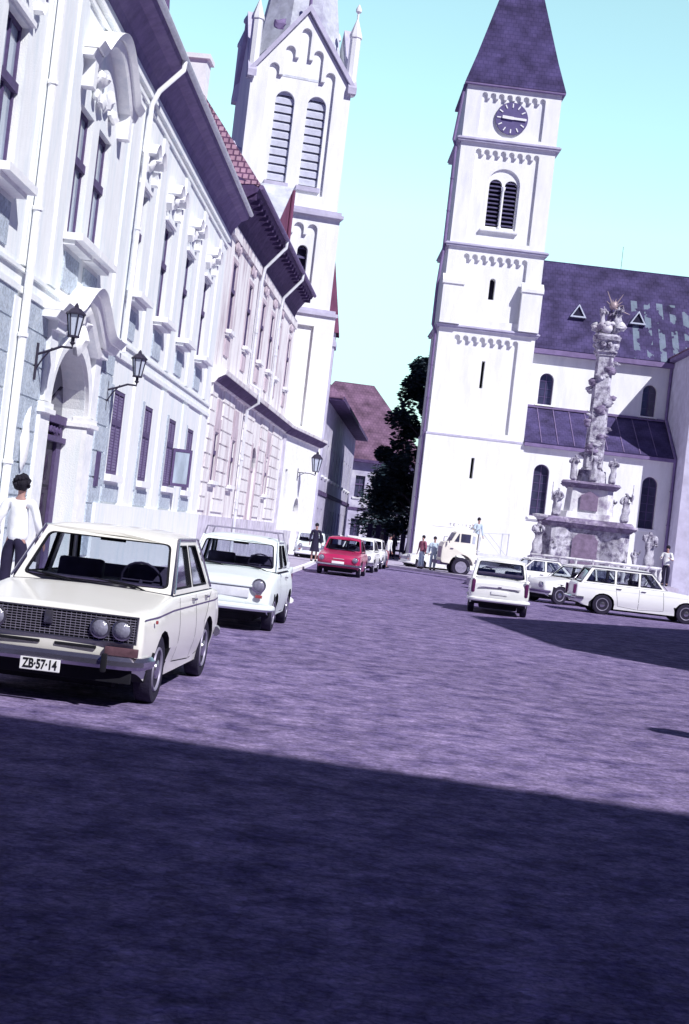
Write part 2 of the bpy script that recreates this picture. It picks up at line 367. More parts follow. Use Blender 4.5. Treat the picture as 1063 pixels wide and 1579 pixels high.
cr_ = [(2.2, 90), (2.4, 73.6), (5.32, 69.8), (9, 64.5), (16, 54.5), (40, 52)]
slab('pavement', cr_ + [(60, 52), (60, 120), (2.2, 120)], .12, 'kerb')
mb = MB()
for (x0, y0), (x1, y1) in zip(cr_[:-1], cr_[1:]):
    d = V((x1 - x0, y1 - y0)).normalized() * .15; nx, ny = d.y, -d.x
    if nx > 0 or ny > 0: nx, ny = (d.y, -d.x)
    mb.prism([(x0, y0), (x0 + nx, y0 + ny), (x1 + nx, y1 + ny), (x1, y1)], -.05, .125, lambda p, t: (p[0], p[1], t))
struct(mb.build('kerb', 'kerb'))

# ------------------------------------------------------------------ facade helpers
def window(parent, xc, w, z0, z1, y, style='casement', sillw=.16, frame='frame', pane='curtain', name='window', arched=False, trans=.6, sill=True, sillz=.12, sillp=.26):
    sh = (lambda a, w_: arch(xc, w_ if a == 0 else w_, z0, z1)) if arched else None
    mb = MB(); t = .07
    if arched:
        outer = arch(xc, w + .02, z0, z1 + .01); inner = arch(xc, w - 2 * t, z0 + t, z1 - t)
        mb.plate(outer, [inner], y, y + .06)
        mb.box(xc - .025, xc + .025, y + .005, y + .055, z0 + t, z1 - t)
        zz = z0 + .5
        while zz < z1 - w / 2: mb.box(xc - w / 2 + t, xc + w / 2 - t, y + .01, y + .05, zz, zz + .035); zz += .5
    else:
        zt = z0 + (z1 - z0) * trans
        mb.plate(rect(xc - w / 2, xc + w / 2, z0, z1), [rect(xc - w / 2 + t, xc - t / 2, z0 + t, zt - .07), rect(xc + t / 2, xc + w / 2 - t, z0 + t, zt - .07), rect(xc - w / 2 + t, xc - t / 2, zt + .07, z1 - t), rect(xc + t / 2, xc + w / 2 - t, zt + .07, z1 - t)], y, y + .06)
        mb.box(xc - w / 2, xc + w / 2, y - .05, y, zt - .07, zt + .07)
    o = mb.build(name, frame, parent)
    mb = MB()
    mb.plate(arch(xc, w, z0, z1) if arched else rect(xc - w / 2, xc + w / 2, z0, z1), [], y + .035, y + .045); mb.build('pane', pane, o)
    if sill:
        mb = MB(); mb.box(xc - w / 2 - sillw, xc + w / 2 + sillw, -sillp, .05, z0 - sillz - .003, z0 - .003); mb.box(xc - w / 2 - sillw + .05, xc + w / 2 + sillw - .05, -sillp * .6, -.002, z0 - sillz - .08, z0 - sillz - .003)
        mb.build('sill', 'plaster', o)
    return o
def sweep_profile(mb, path, wid, proj, y0=0., mi=0, proj0=.0):
    """a moulding that follows a path (x,z) on the facade, wid thick, standing proj out of the wall"""
    n = len(path); A = []; B = []
    for i, p in enumerate(path):
        a = path[max(i - 1, 0)]; b = path[min(i + 1, n - 1)]
        d = V((b[0] - a[0], b[1] - a[1])).normalized(); nx, nz = -d.y, d.x
        A.append((p[0] + nx * wid / 2, p[1] + nz * wid / 2)); B.append((p[0] - nx * wid / 2, p[1] - nz * wid / 2))
    vs = []
    for i in range(n): vs += [(A[i][0], y0, A[i][1]), (A[i][0], y0 - proj, A[i][1]), (B[i][0], y0 - proj * .8, B[i][1]), (B[i][0], y0, B[i][1])]
    fs = []
    for i in range(n - 1):
        for k in range(4): fs.append((i * 4 + k, i * 4 + (k + 1) % 4, i * 4 + 4 + (k + 1) % 4, i * 4 + 4 + k))
    fs += [(0, 1, 2, 3), (n * 4 - 4, n * 4 - 3, n * 4 - 2, n * 4 - 1)]
    mb.add(vs, fs, mi)
def lantern(label, loc, wallpt, group='wall lanterns', s=1.):
    t = thing('wall_lantern', label, 'lantern', loc, 0, group)
    mb = MB(); r0, r1, h = .10 * s, .17 * s, .42 * s
    for k in range(6):
        a = 2 * pi * k / 6
        mb.tube([(r0 * cos(a), r0 * sin(a), 0), (r1 * cos(a), r1 * sin(a), h)], .016 * s, 5)
    mb.lathe([(r0 + .02, -.03), (r0 + .02, 0), (.03, 0), (.03, -.1), (.05, -.12), (.01, -.16)][::-1], 6)
    mb.lathe([(r1 + .03, h), (r1 + .03, h + .025), (.1 * s, h + .13 * s), (.05 * s, h + .15 * s), (.04 * s, h + .2 * s), (.005, h + .25 * s)], 6)
    mb.build('cage', 'iron', t)
    mb = MB(); mb.lathe([(r0 - .005, .0), (r1 - .01, h)], 6); mb.build('lamp_glass', 'milk', t)
    wp = V(wallpt) - V(loc)
    mb = MB(); mb.tube([(0, 0, -.14), (0, 0, -.2), wp * .3 + V((0, 0, -.19)), wp * .65 + V((0, 0, -.27)), wp + V((0, 0, -.34))], .022, 6)
    mb.tube([wp * .55 + V((0, 0, -.22)), wp * .8 + V((0, 0, -.4)), wp + V((0, 0, -.62))], .014, 6)
    mb.tube([wp + V((.01, 0, -.15)), wp + V((.01, 0, -.75))], .03, 6)
    mb.build('bracket', 'iron', t)
    return t
def downpipe(label, pts, r=.06, m='zinc', parent=None):
    mb = MB(); mb.tube(pts, r, 8)
    for (a, b) in zip(pts[:-1], pts[1:]):
        if abs(a[2] - b[2]) > 2:
            k = int(abs(a[2] - b[2]) // 1.8)
            for i in range(1, k):
                z = b[2] + (a[2] - b[2]) * i / k; mb.lathe([(r * 1.35, -.03), (r * 1.35, .03)], 8, (a[0] + (b[0] - a[0]) * (1 - i / k), a[1] + (b[1] - a[1]) * (1 - i / k), z))
    return mb.build('downpipe', m, parent, smooth=40)

# ------------------------------------------------------------------ townhouse with portal (left)
S0 = 14.
ang1 = math.atan2(1, .0307)
A1 = V((-6 + .0307 * S0, S0, 0))
b1 = thing('townhouse', 'bright white two storey townhouse with arched portal, window hoods and deep dark eaves with painted shade', 'house', A1, ang1)
k1 = 1 / math.hypot(1, .0307)
def sx(s): return (s - S0) / 1.0 * math.hypot(1, .0307)
upw = [(20.15, 1.1), (24.8, 1.05), (26.35, 1.1), (30.6, 1.1), (34.15, 1.1), (37.75, 1.1), (41.45, 1.15)]
upw0 = [(16.6, 1.1)] + upw
gw = [(16.4, 1.15), (20.2, 1.15), (30.55, 1.2), (34.3, 1.1), (38.1, 1.2), (41.6, 1.2)]
holes = [rect(sx(s) - w / 2, sx(s) + w / 2, 6.12, 8.37) for s, w in upw0] + [rect(sx(s) - w / 2, sx(s) + w / 2, 2.25, 4.04) for s, w in gw]
pc = sx(25.75)
holes.append(arch(pc, 3.0, .121, 4.36, 20, .8))
mb = MB(); mb.plate(rect(0, sx(44.8), 0, 10.4), holes, 0, .72)
mb.box(0, .5, .72, 12, 0, 10.4); mb.box(sx(44.8) - .4, sx(44.8), .72, 12, 0, 10.6); mb.box(0, sx(44.8), 12, 12.4, 0, 10.4)
mb.build('wall', 'white', b1)
mb = MB(); mb.box(.5, sx(44.8) - .4, 1.2, 1.25, .2, 10.3); mb.build('inner_wall', 'dark', b1)
# mouldings: string courses, plinth, pilaster strips
mb = MB(); mb.box(0, sx(23.3), -.06, -.002, 4.68, 4.78); mb.box(sx(28.3), sx(44.8), -.06, -.002, 4.68, 4.78)
mb.box(0, sx(44.8), -.05, -.002, 10.02, 10.1); mb.box(0, sx(44.8), -.09, -.002, 10.2, 10.4)
mb.box(0, sx(44.8), -.05, -.002, 5.0, 5.06)
for s in (18.4, 21.9, 23.6, 28.7, 32.35, 35.95, 39.6, 43.4): mb.box(sx(s) - .28, sx(s) + .28, -.05, -.001, 5.1, 9.95)
for s in (21.9, 32.4, 36.2, 39.9, 43.6): mb.box(sx(s) - .45, sx(s) + .45, -.05, -.001, .6, 4.6)
mb.box(sx(28.9), sx(44.8), -.09, -.001, 0, 1.62)
mb.build('moulding', 'white', b1)
# roughcast panels under and around windows
for s, w in gw:
    mb = MB(); x = sx(s); z = 1.69; mb.plate(rect(x - w / 2 - .28, x + w / 2 + .28, 1.66, 2.02), [], -.03, .02)
    mb.plate([(x - w / 2 - .42, 2.0), (x - w / 2 - .18, 2.0), (x - w / 2 - .18, 4.1), (x - w / 2 - .42, 4.1)], [], -.02, .02)
    mb.build('wall_panel', 'blue', b1)
for s, w in upw0:
    mb = MB(); x = sx(s); mb.plate(rect(x - w / 2 - .02, x + w / 2 + .02, 5.2, 5.82), [], -.03, .02); mb.build('wall_panel', 'blue', b1)
for (a, b) in ((17.5, 21.6), (22.3, 23.9), (28.35, 29.45)):
    mb = MB(); z = .55; 
    while z < 4.4: mb.box(sx(a), sx(b), -.03, .01, z, z + .50); z += .53
    mb.build('wall_panel', 'blue', b1)
for i, (s, w) in enumerate(upw0):
    o = window(b1, sx(s), w, 6.12, 8.37, .11, sillp=.34, sillw=.22)
    if s < 30 and s > 24: continue
    # curved eyebrow hood with scrolls
    x = sx(s); mb = MB()
    for dx in (-.32, .32):
        sweep_profile(mb, [(x + dx - .36 + .72 * t / 10, 9.02 + .26 * sin(pi * t / 10) ** .8) for t in range(11)], .09, .3)
    sweep_profile(mb, [(x - .72, 8.98), (x - .78, 8.8), (x - .66, 8.66)], .08, .16)
    sweep_profile(mb, [(x + .72, 8.98), (x + .78, 8.8), (x + .66, 8.66)], .08, .16)
    mb.blob((x, -.08, 9.0), .14, (1, .7, 1.3), .5, seed=i); mb.blob((x - .35, -.05, 8.85), .1, (1.2, .6, .8), .6, seed=i + 9)
    mb.box(x - w / 2 - .12, x + w / 2 + .12, -.07, -.002, 8.42, 8.5)
    mb.build('window_hood', 'plaster', b1, smooth=50)
for s, w in gw:
    x = sx(s)
    mb = MB(); mb.plate(rect(x - w / 2, x + w / 2, 2.25, 4.04), [rect(x - w / 2 + .09, x - .03, 2.33, 3.3), rect(x + .03, x + w / 2 - .09, 2.33, 3.3), rect(x - w / 2 + .09, x - .03, 3.42, 3.96), rect(x + .03, x + w / 2 - .09, 3.42, 3.96)], .01, .07)
    o = mb.build('window', 'frame', b1)
    mb = MB(); z = 2.34
    while z < 3.94: mb.box(x - w / 2 + .08, x + w / 2 - .08, .03, .06, z, z + .05); z += .062
    mb.box(x - w / 2, x + w / 2, .07, .08, 2.25, 4.04); mb.build('shutter', 'shutter', o)
    mb = MB(); mb.box(x - w / 2 - .14, x + w / 2 + .14, -.14, .03, 2.1, 2.245); mb.build('sill', 'plaster', o)
    for dx in (-.95, -.3): 
        pass
# an open casement leaf swung out over the street
x = sx(38.1); mb = MB()
T = Matrix.Translation((x + .55, -.02, 0)) @ Matrix.Rotation(R(-62), 4, 'Z')
def tf(p, t): return T @ V((p[0], t, p[1]))
mb.plate(rect(0, .55, 2.3, 3.32), [rect(.07, .48, 2.38, 3.24)], 0, .04, tf)
o = mb.build('open_casement', 'frame', b1)
mb = MB(); mb.plate(rect(.06, .49, 2.36, 3.26), [], .015, .025, tf); mb.build('pane', 'curtain', o)
# portal
mb = MB()
for sg in (-1, 1):
    xa, xb = pc + sg * 1.5, pc + sg * 2.15
    x0, x1 = min(xa, xb), max(xa, xb)
    mb.box(x0, x1, -.09, -.001, .0, 3.02); mb.box(x0 - .04, x1 + .06, -.17, .3, 3.02, 3.1); mb.box(x0 - .02, x1 + .03, -.13, .2, 3.1, 3.2)
    mb.box(x0, x1 + .05, -.14, -.001, .0, .5)
    mb.box(x0 + .08, x1 - .06, -.1, -.001, 3.22, 4.4); mb.box(x0 + .04, x1, -.2, -.001, 4.4, 4.55)
sweep_profile(mb, [(pc + 1.6 * cos(pi - pi * i / 20), 3.2 + 1.26 * sin(pi * i / 20)) for i in range(21)], .2, .1)
mb.blob((pc, -.1, 4.5), .18, (1, .8, 1.5), .5, seed=4)
mb.build('portal_surround', 'plaster', b1, smooth=40)
def hoodz(t):  # t in -1..1
    a = abs(t)
    return 4.74 + .66 * (0.5 + .5 * cos(pi * min(1, a / .66)))**.9
mb = MB(); pth = [(pc + 2.55 * t / 20, hoodz(t / 20)) for t in range(-20, 21)]
sweep_profile(mb, pth, .13, .46); sweep_profile(mb, [(p[0], p[1] - .13) for p in pth], .12, .33); sweep_profile(mb, [(p[0], p[1] - .36) for p in pth[8:-8]], .10, .22)
mb.build('portal_hood', 'plaster', b1, smooth=40)
mb = MB(); mb.blob((pc, -.1, 5.0), .28, (1.3, .5, .8), .7, seed=6); mb.blob((pc - .5, -.08, 4.85), .16, (1.6, .5, .8), .7, seed=16); mb.blob((pc + .5, -.08, 4.85), .16, (1.6, .5, .8), .7, seed=26); mb.build('relief', 'plaster', b1, smooth=60)
mb = MB(); mb.box(pc - 1.49, pc + 1.49, .30, .44, 3.0, 3.16); mb.box(pc - 1.49, pc + 1.49, .28, .44, 2.66, 2.76)
mb.box(pc - 1.49, pc - 1.12, .36, .44, .12, 3.0); mb.box(pc + 1.12, pc + 1.49, .36, .44, .12, 3.0)
for i in range(11): mb.blob((pc - 1.2 + i * .24, .36, 2.88), .08, (1, .5, 1), .4, seed=i)
d = mb.build('door_frame', 'frame', b1)
mb = MB(); mb.box(pc - 1.12, pc + 1.12, .42, .50, .12, 2.66)
for sg in (-1, 1):
    for z0, z1 in ((.35, 1.0), (1.12, 1.75), (1.85, 2.5)):
        mb.box(pc + sg * .56 - .38, pc + sg * .56 + .38, .385, .42, z0, z1); mb.blob((pc + sg * .56, .38, (z0 + z1) / 2), .14, (1, .3, 1.8), .4, seed=z0)
mb.build('door', 'door', b1)
mb = MB(); mb.plate(arch(pc, 3.0, 3.16, 4.36, 16, .8), [], .42, .44); fl = mb.build('fanlight', 'winglass', b1)
mb = MB()
for i in range(1, 6):
    a = pi * i / 6; mb.tube([(pc, .41, 3.18), (pc + 1.4 * cos(a), .41, 3.16 + 1.1 * sin(a))], .025, 5)
mb.build('fanlight_bars', 'iron', fl)
mb = MB(); mb.box(sx(28.85) - .17, sx(28.85) + .17, -.06, -.031, 1.95, 2.65); mb.build('plaque', 'frame', b1)
mb = MB(); mb.blob((sx(22.9), -.06, 2.5), .22, (.7, .3, 2.3), .5, seed=2); mb.build('relief', 'plaster', b1, smooth=60)
# curved pediment above the paired windows
mb = MB(); 
pth = [(pc - 2.0, 9.25), (pc - 1.55, 9.25)] + [(pc - 1.45 + 2.9 * t / 16, 9.28 + .72 * sin(pi * t / 16)) for t in range(17)] + [(pc + 1.55, 9.25), (pc + 2.0, 9.25)]
sweep_profile(mb, pth, .13, .4); sweep_profile(mb, [(p[0], p[1] - .14) for p in pth], .12, .28)
for i in range(10): mb.blob((pc + random.uniform(-1.1, 1.1), -.08, 8.85 + random.uniform(-.2, .45)), random.uniform(.08, .17), (1.3, .6, 1), .6, seed=i)
for sg in (-1, 1): mb.box(pc + sg * 1.62 - .12, pc + sg * 1.62 + .12, -.22, -.001, 8.6, 9.1)
mb.build('pediment', 'plaster', b1, smooth=40)
# eave, gutter, roof
xl = sx(44.8)
mb = MB(); mb.prism([(.0, 10.41), (-.05, 10.41), (-.12, 10.62), (-.34, 10.92), (-.54, 11.02), (-.58, 11.14), (.3, 11.5), (.3, 10.41)], -.3, xl + .12, lambda p, t: (t, p[0], p[1]))  # dark cove stands in for the wall strip in the eave's shadow
mb.build('eave', 'eave_shade', b1)
mb = MB(); mb.tube([(-.3, -.63, 11.17), (xl + .1, -.63, 11.17)], .07, 8); mb.build('gutter', 'zinc', b1, smooth=40)
quadroof('roof', [[(-.3, -.6, 11.26), (xl, -.6, 11.26), (xl, 6, 14.9), (-.3, 6, 14.9)], [(-.3, 6, 14.9), (xl, 6, 14.9), (xl, 12.8, 10.8), (-.3, 12.8, 10.8)]], 'tile', b1)
mb = MB(); mb.prism([(-.15, 11.35), (.15, 15.2), (3.5, 15.4), (3.5, 11.4)], sx(24.5), sx(30.6), lambda p, t: (t, p[0], p[1]))
for i in range(14): None
for i in range(7):
    x = sx(24.9) + i * .9; mb.prism([(-.19, 11.35), (.11, 15.2), (.16, 15.2), (-.13, 11.35)], x, x + .05, lambda p, t: (t, p[0], p[1]))
mb.build('dormer', 'tin', b1)
downpipe('', [(sx(30.1), -.63, 11.1), (sx(30.05), -.63, 10.9), (sx(29.7), -.24, 10.3), (sx(29.7), -.12, 10.0), (sx(29.7), -.12, 4.8)], .055, 'plaster', b1)
downpipe('', [(sx(21.8), -.63, 11.1), (sx(21.8), -.24, 10.3), (sx(21.8), -.13, 9.9), (sx(21.8), -.13, .15)], .065, 'plaster', b1)
def wp1(s, o, z):
    e = V((.0307, 1)).normalized(); n = V((1, -.0307)).normalized(); p = V((-6, 0)) + e * (s * math.hypot(1, .0307)) + n * o; return (p.x, p.y, z)
lantern('glass wall lantern on an iron bracket to the left of the portal arch', wp1(23.1, .60, 4.27), wp1(23.1, .03, 4.24), s=.8)
lantern('glass wall lantern on an iron bracket to the right of the portal arch', wp1(29.05, .60, 4.28), wp1(29.05, .0, 4.26), s=.8)

# ------------------------------------------------------------------ weathered townhouse
P2, Q2 = V((-4.62, 44.8)), V((-3.25, 66))
L2 = (Q2 - P2).length; a2 = math.atan2(Q2.y - P2.y, Q2.x - P2.x)
b2 = thing('weathered_townhouse', 'weathered pinkish townhouse with dark cornice, rusticated ground floor and overhanging black eaves with painted shade', 'house', (P2.x, P2.y, 0), a2)
uw = [2.0, 6.0, 9.9, 12.9, 15.4, 19.5]
holes = [rect(x - .42, x + .42, 7.7, 9.9) for x in uw] + [rect(x - .42, x + .42, 2.75, 4.3) for x in (2.0, 6.0)] + [arch(12., 1.6, .13, 4.5), rect(16.2 - .4, 16.2 + .4, 2.75, 4.2)]
mb = MB(); mb.plate(rect(0.003, L2, 0, 10.95), holes, 0, .45); mb.box(.003, .4, .45, 11, 0, 10.95); mb.box(L2 - .4, L2, .45, 11, 0, 10.95); mb.box(.4, L2 - .4, 10.6, 11, 0, 10.95)
mb.build('wall', 'pink', b2)
mb = MB(); mb.box(.4, L2 - .4, .6, .65, .1, 10.9); mb.build('inner_wall', 'dark', b2)
for x in uw:
    o = window(b2, x, .84, 7.7, 9.9, .03, sillp=.2, sillw=.12, pane='winglass')
    mb = MB()
    mb.plate(rect(x - .62, x + .62, 7.58, 10.06), [rect(x - .43, x + .43, 7.69, 9.91)], -.025, -.001); mb.box(x - .45, x + .45, -.05, -.001, 6.85, 7.4)
    for k in range(5): mb.blob((x - .4 + k * .2, -.05, 10.4), .11, (1, .5, 1.4), .6, seed=k + x)
    mb.build('window_surround', 'pinkdark', o, smooth=30)
for x, z in ((2., 4.3), (6., 4.3), (16.2, 4.2)):
    window(b2, x, .8, 2.75, z, .04, sillp=.18, pane='winglass')
mb = MB(); mb.box(12 - .79, 12 + .79, .1, .16, .13, 3.55); mb.box(12 - .79, 12 + .79, .06, .2, 3.55, 3.68); mb.build('door', 'pinkdark', b2)
mb = MB(); mb.plate(arch(12., 1.58, 3.68, 4.48), [], .08, .1); mb.build('fanlight', 'winglass', b2)
# rustication courses
for (a, b) in ((.1, 1.3), (2.7, 5.2), (8.0, 10.9), (13.1, 15.3), (17.2, 20.8)):
    mb = MB(); z = 1.75; k = 0
    while z < 5.7:
        mb.box(a + (.12 if k % 2 else 0), b - (.12 if k % 2 else 0), -.05, -.001, z, z + .40); z += .46; k += 1
    mb.build('rustication', 'pink', b2)
mb = MB()
for x in (2., 6., 16.2):
    mb = MB(); mb.box(x - .62, x - .42, -.05, -.001, 2.7, 4.8); mb.box(x + .42, x + .62, -.05, -.001, 2.7, 4.8); mb.box(x - .45, x + .45, -.045, -.001, 4.45, 5.4); mb.box(x - .62, x + .62, -.04, -.001, 4.35, 4.45); mb.build('window_surround', 'pinkdark', b2)
for x in (10.95, 12.85):
    mb = MB(); mb.box(x, x + .2, -.06, -.001, .2, 4.6); mb.build('door_jamb', 'pinkdark', b2)
mb = MB(); mb.box(.003, L2, -.07, -.001, 0.1, 1.6); mb.build('plinth', 'damp', b2)
mb = MB(); mb.prism([(.0, 5.78), (-.1, 5.8), (-.2, 5.95), (-.42, 6.08), (-.45, 6.22), (-.02, 6.36), (0, 6.36)], .003, L2 + .1, lambda p, t: (t, p[0], p[1])); mb.build('cornice', 'pink', b2)
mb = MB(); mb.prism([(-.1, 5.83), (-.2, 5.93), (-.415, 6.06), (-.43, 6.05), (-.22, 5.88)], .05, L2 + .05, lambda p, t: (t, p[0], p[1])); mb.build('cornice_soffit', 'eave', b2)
ev = L2 - 1.2
mb = MB(); mb.box(.003, L2, -.10, -.001, 10.6, 10.94); mb.build('frieze', 'pink', b2)
mb = MB(); mb.prism([(.0, 10.96), (-.05, 10.96), (-.16, 11.3), (-.45, 11.72), (-.74, 11.9), (-.8, 12.02), (.3, 12.5), (.3, 10.96)], .003, ev, lambda p, t: (t, p[0], p[1]))  # dark lower cove paints the shade this eave throws on the wall
for i in range(26): mb.box(.1 + i * .78, .22 + i * .78, -.72, -.2, 11.66, 11.86)
mb.build('eave', 'eave', b2)
mb = MB(); mb.tube([(.0, -.86, 12.05), (ev, -.86, 12.05)], .08, 8); mb.build('gutter', 'tin', b2, smooth=40)
quadroof('roof', [[(.0, -.82, 12.14), (ev, -.82, 12.14), (ev - 4, 4.6, 19), (1.8, 4.6, 19)], [(.0, -.82, 12.14), (1.8, 4.6, 19), (-.5, 10.5, 11.4)], [(1.8, 4.6, 19), (ev - 4, 4.6, 19), (ev, 10.5, 11.4), (-.5, 10.5, 11.4)], [(ev, -.82, 12.14), (ev, 10.5, 11.4), (ev - 4, 4.6, 19)]], 'tile', b2)
mb = MB(); mb.box(.9, 1.6, 1.5, 2.2, 12., 16.2); mb.box(.8, 1.7, 1.4, 2.3, 16.2, 16.35); mb.build('chimney', 'plaster', b2)
for x, zb in ((7.7, .15), (14.2, 6.4)):
    downpipe('', [(x + .2, -.86, 12.0), (x + .18, -.86, 11.75), (x, -.2, 10.9), (x, -.55 if zb < 1 else -.13, 6.9 if zb < 1 else 10.3)][:3] + [(x, -.13, 10.4), (x, -.13, 6.6)] + ([(x, -.52, 6.4), (x, -.52, 5.9), (x, -.14, 5.6), (x, -.14, zb)] if zb < 1 else [(x, -.13, 6.45)]), .06, 'zinc', b2)

# ------------------------------------------------------------------ low church wing linking to the left tower
P3, Q3 = V((-3.25, 66.05)), V((-1.75, 75.6)); L3 = (Q3 - P3).length; a3 = math.atan2(Q3.y - P3.y, Q3.x - P3.x)
b3 = thing('church_wing', 'low whitewashed wing with faded doorway at the foot of the left bell tower', 'building', (P3.x, P3.y, 0), a3)
mb = MB(); mb.plate(rect(0.0, L3, 0, 6.05), [arch(5.2, 1.3, .13, 2.95), rect(1.6, 2.2, 2.6, 4.2)], 0, .4); mb.box(L3 - .4, L3, .4, 2.2, 0, 6.05); mb.box(0, L3, 3.6, 3.8, 0, 6.05); mb.build('wall', 'plaster', b3)
mb = MB(); mb.plate(arch(5.2, 1.3, .13, 2.95), [], .25, .3); mb.build('door', 'pinkdark', b3)
mb = MB(); mb.plate(arch(5.2, 1.28, 2.35, 2.93), [], .22, .245); mb.build('fanlight', 'winglass', b3)
mb = MB(); mb.box(1.6, 2.2, .2, .25, 2.6, 4.2); mb.build('window', 'winglass', b3)
mb = MB(); mb.prism([(.0, 5.75), (-.1, 5.8), (-.3, 5.98), (-.42, 6.08), (-.45, 6.2), (3.8, 7.0), (3.8, 6.05), (0, 6.05)], 0, L3 + .1, lambda p, t: (t, p[0], p[1])); mb.build('cornice', 'pink', b3)
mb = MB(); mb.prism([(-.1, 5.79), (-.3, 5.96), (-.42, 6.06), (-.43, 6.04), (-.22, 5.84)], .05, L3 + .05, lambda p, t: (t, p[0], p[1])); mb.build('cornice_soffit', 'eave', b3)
mb = MB(); mb.box(0, 4.3, -.06, -.001, 0.1, 1.3); mb.box(6.1, L3, -.06, -.001, .1, 1.3); mb.box(.1, .7, -.05, -.001, 1.3, 5.7); mb.build('plinth', 'damp', b3)
p = P3 + (Q3 - P3).normalized() * 4.6; n3 = V(((Q3 - P3).normalized().y, -(Q3 - P3).normalized().x))
lp = p + n3 * .9
lantern('dark street lantern on a long bracket below the church wing cornice', (lp.x, lp.y, 4.35), (p.x, p.y, 4.55), s=1.5)

# ------------------------------------------------------------------ towers
def arcade_hole(hw, z0, zt, n, r=None, drop=.22, tops=None, gap=.12):
    """recess outline whose head is a row of small round arches on corbels"""
    pitch_ = 2 * hw / n; r = (pitch_ - gap) / 2
    pts = [(-hw + gap / 2, z0), (hw - gap / 2, z0)]
    tops = tops or [zt] * n
    for i in range(n - 1, -1, -1):
        xc = -hw + pitch_ * (i + .5); zs = tops[i] - r
        pts += [(xc + r * cos(pi * k / 8), zs + r * sin(pi * k / 8)) for k in range(9)]
        if i > 0:
            low = min(tops[i], tops[i - 1]) - r - drop
            pts += [(xc - r, low), (xc - r - gap, low)]
    return pts
def louvres(parent, xc, w, z0, z1, y, m, step=.3, th=.05, dep=.22, tilt=.14):
    mb = MB(); z = z0 + .1
    while z < z1 - .1:
        rr = w / 2
        ww = rr if z < z1 - rr else math.sqrt(max(.01, rr * rr - (z - (z1 - rr)) ** 2))
        mb.add([(xc - ww, y, z), (xc + ww, y, z), (xc + ww, y + dep, z + tilt), (xc - ww, y + dep, z + tilt), (xc - ww, y, z + th), (xc + ww, y, z + th), (xc + ww, y + dep, z + tilt + th), (xc - ww, y + dep, z + tilt + th)], [(0, 1, 2, 3), (4, 5, 6, 7), (0, 1, 5, 4), (2, 3, 7, 6), (0, 3, 7, 4), (1, 2, 6, 5)])
        z += step
    return mb.build('louvre', m, parent)

ct = thing('clock_tower', 'tall white church clock tower with round arched friezes and dark pyramid spire', 'tower', (7.33, 86, 0), R(1.5))
HW = 2.93
stages = [(0.0, 8.0, 0), (8.12, 14.5, 1), (14.72, 19.45, 2), (19.68, 25.85, 3), (26.1, 29.3, 4)]
mbw = MB(); mbb = MB()
shr = [.06, .0, -.02, -.05, -.05]
for i, (z0, z1, k) in enumerate(stages):
    h = HW + shr[i]; yo = -shr[i]
    inner = []
    if k == 0: inner = [rect(-.1, .1, 5.6, 6.85)]
    if k == 1: inner = [rect(-.1, .1, 11.1, 12.75)]
    if k == 2: inner = [arch(-.0, .36, 16.5, 17.8)]
    if k == 3: inner = [arch(-.47, .78, 20.95, 23.85), arch(.47, .78, 20.95, 23.85)]
    rec = .2
    if k == 0:
        mbw.plate(rect(-h, h, z0, z1), inner, yo, yo + .8)
    else:
        hw_ = 2.02; zb = {1: 8.45, 2: 15.2, 3: 20.0, 4: 26.35}[k]
        mbw.plate(rect(-h, h, z0, z1), [arcade_hole(hw_, zb, z1 - .35, 8, drop=.16, gap=.17)], yo, yo + rec)
        if k == 3:
            mbw.plate(rect(-hw_ - .02, hw_ + .02, zb - .05, z1 - .1), [arch(0, 1.98, 20.7, 24.5, 16)], yo + rec, yo + rec + .15)
            mbw.plate(rect(-1.1, 1.1, 20.65, 24.6), inner, yo + rec + .15, yo + .8)
        else:
            mbw.plate(rect(-hw_ - .02, hw_ + .02, zb - .05, z1 - .1), inner, yo + rec, yo + .8)
    # sides and back
    mbw.box(-h, -h + .3, yo + (.8 if k == 0 else rec), 2 * HW - .1, z0, z1); mbw.box(h - .3, h, yo + (.8 if k == 0 else rec), 2 * HW - .1, z0, z1); mbw.box(-h + .3, h - .3, 2 * HW - .5, 2 * HW - .1, z0, z1)
for z, hh, pr in ((8.0, .12, .09), (14.5, .22, .16), (19.45, .23, .16), (25.85, .25, .17), (29.3, .12, .12)):
    mbb = MB(); mbb.box(-HW - pr, HW + pr, -pr, 2 * HW - .1 + pr, z + .001, z + hh - .001)
    mbb.box(-HW - pr - .07, HW + pr + .07, -pr - .07, 2 * HW - .1 + pr + .07, z + hh * .45, z + hh * .75) if hh > .2 else None
    mbb.build('string_course', 'grey_render', ct)
# corner buttress pilasters on the third stage
for sg in (-1, 1):
    x0, x1 = (-HW - .08, -HW + 1.15) if sg < 0 else (HW - 1.15, HW + .08)
    mbw.box(x0, x1, -.42, .02, 14.73, 17.1); mbw.prism([(-.5, 17.1), (.02, 17.1), (.02, 17.75), (-.5, 17.3)], x0 - .06, x1 + .06, lambda p, t: (t, p[0], p[1]))
    mbw.box(x0 if sg < 0 else HW, -HW + .01 if sg < 0 else x1 , .02, 1.2, 14.73, 17.1)
mbw.build('wall', 'church', ct)
mb = MB(); mb.box(-2.4, 2.4, .95, 1.0, .2, 29.2); mb.build('inner_wall', 'dark', ct)
for xc in (-.47, .47):
    o = louvres(ct, xc, .78, 20.95, 23.85, .45, 'louvredark', .26, .06, .2, .1)
mb = MB(); mb.lathe([(.10, 0), (.10, .1), (.07, .13), (.07, 2.2), (.12, 2.35), (.14, 2.5)], 10, (0, .3, 20.9)); mb.box(-1.15, 1.15, .0, .4, 20.62, 20.75); mb.build('window_column', 'plaster', ct)
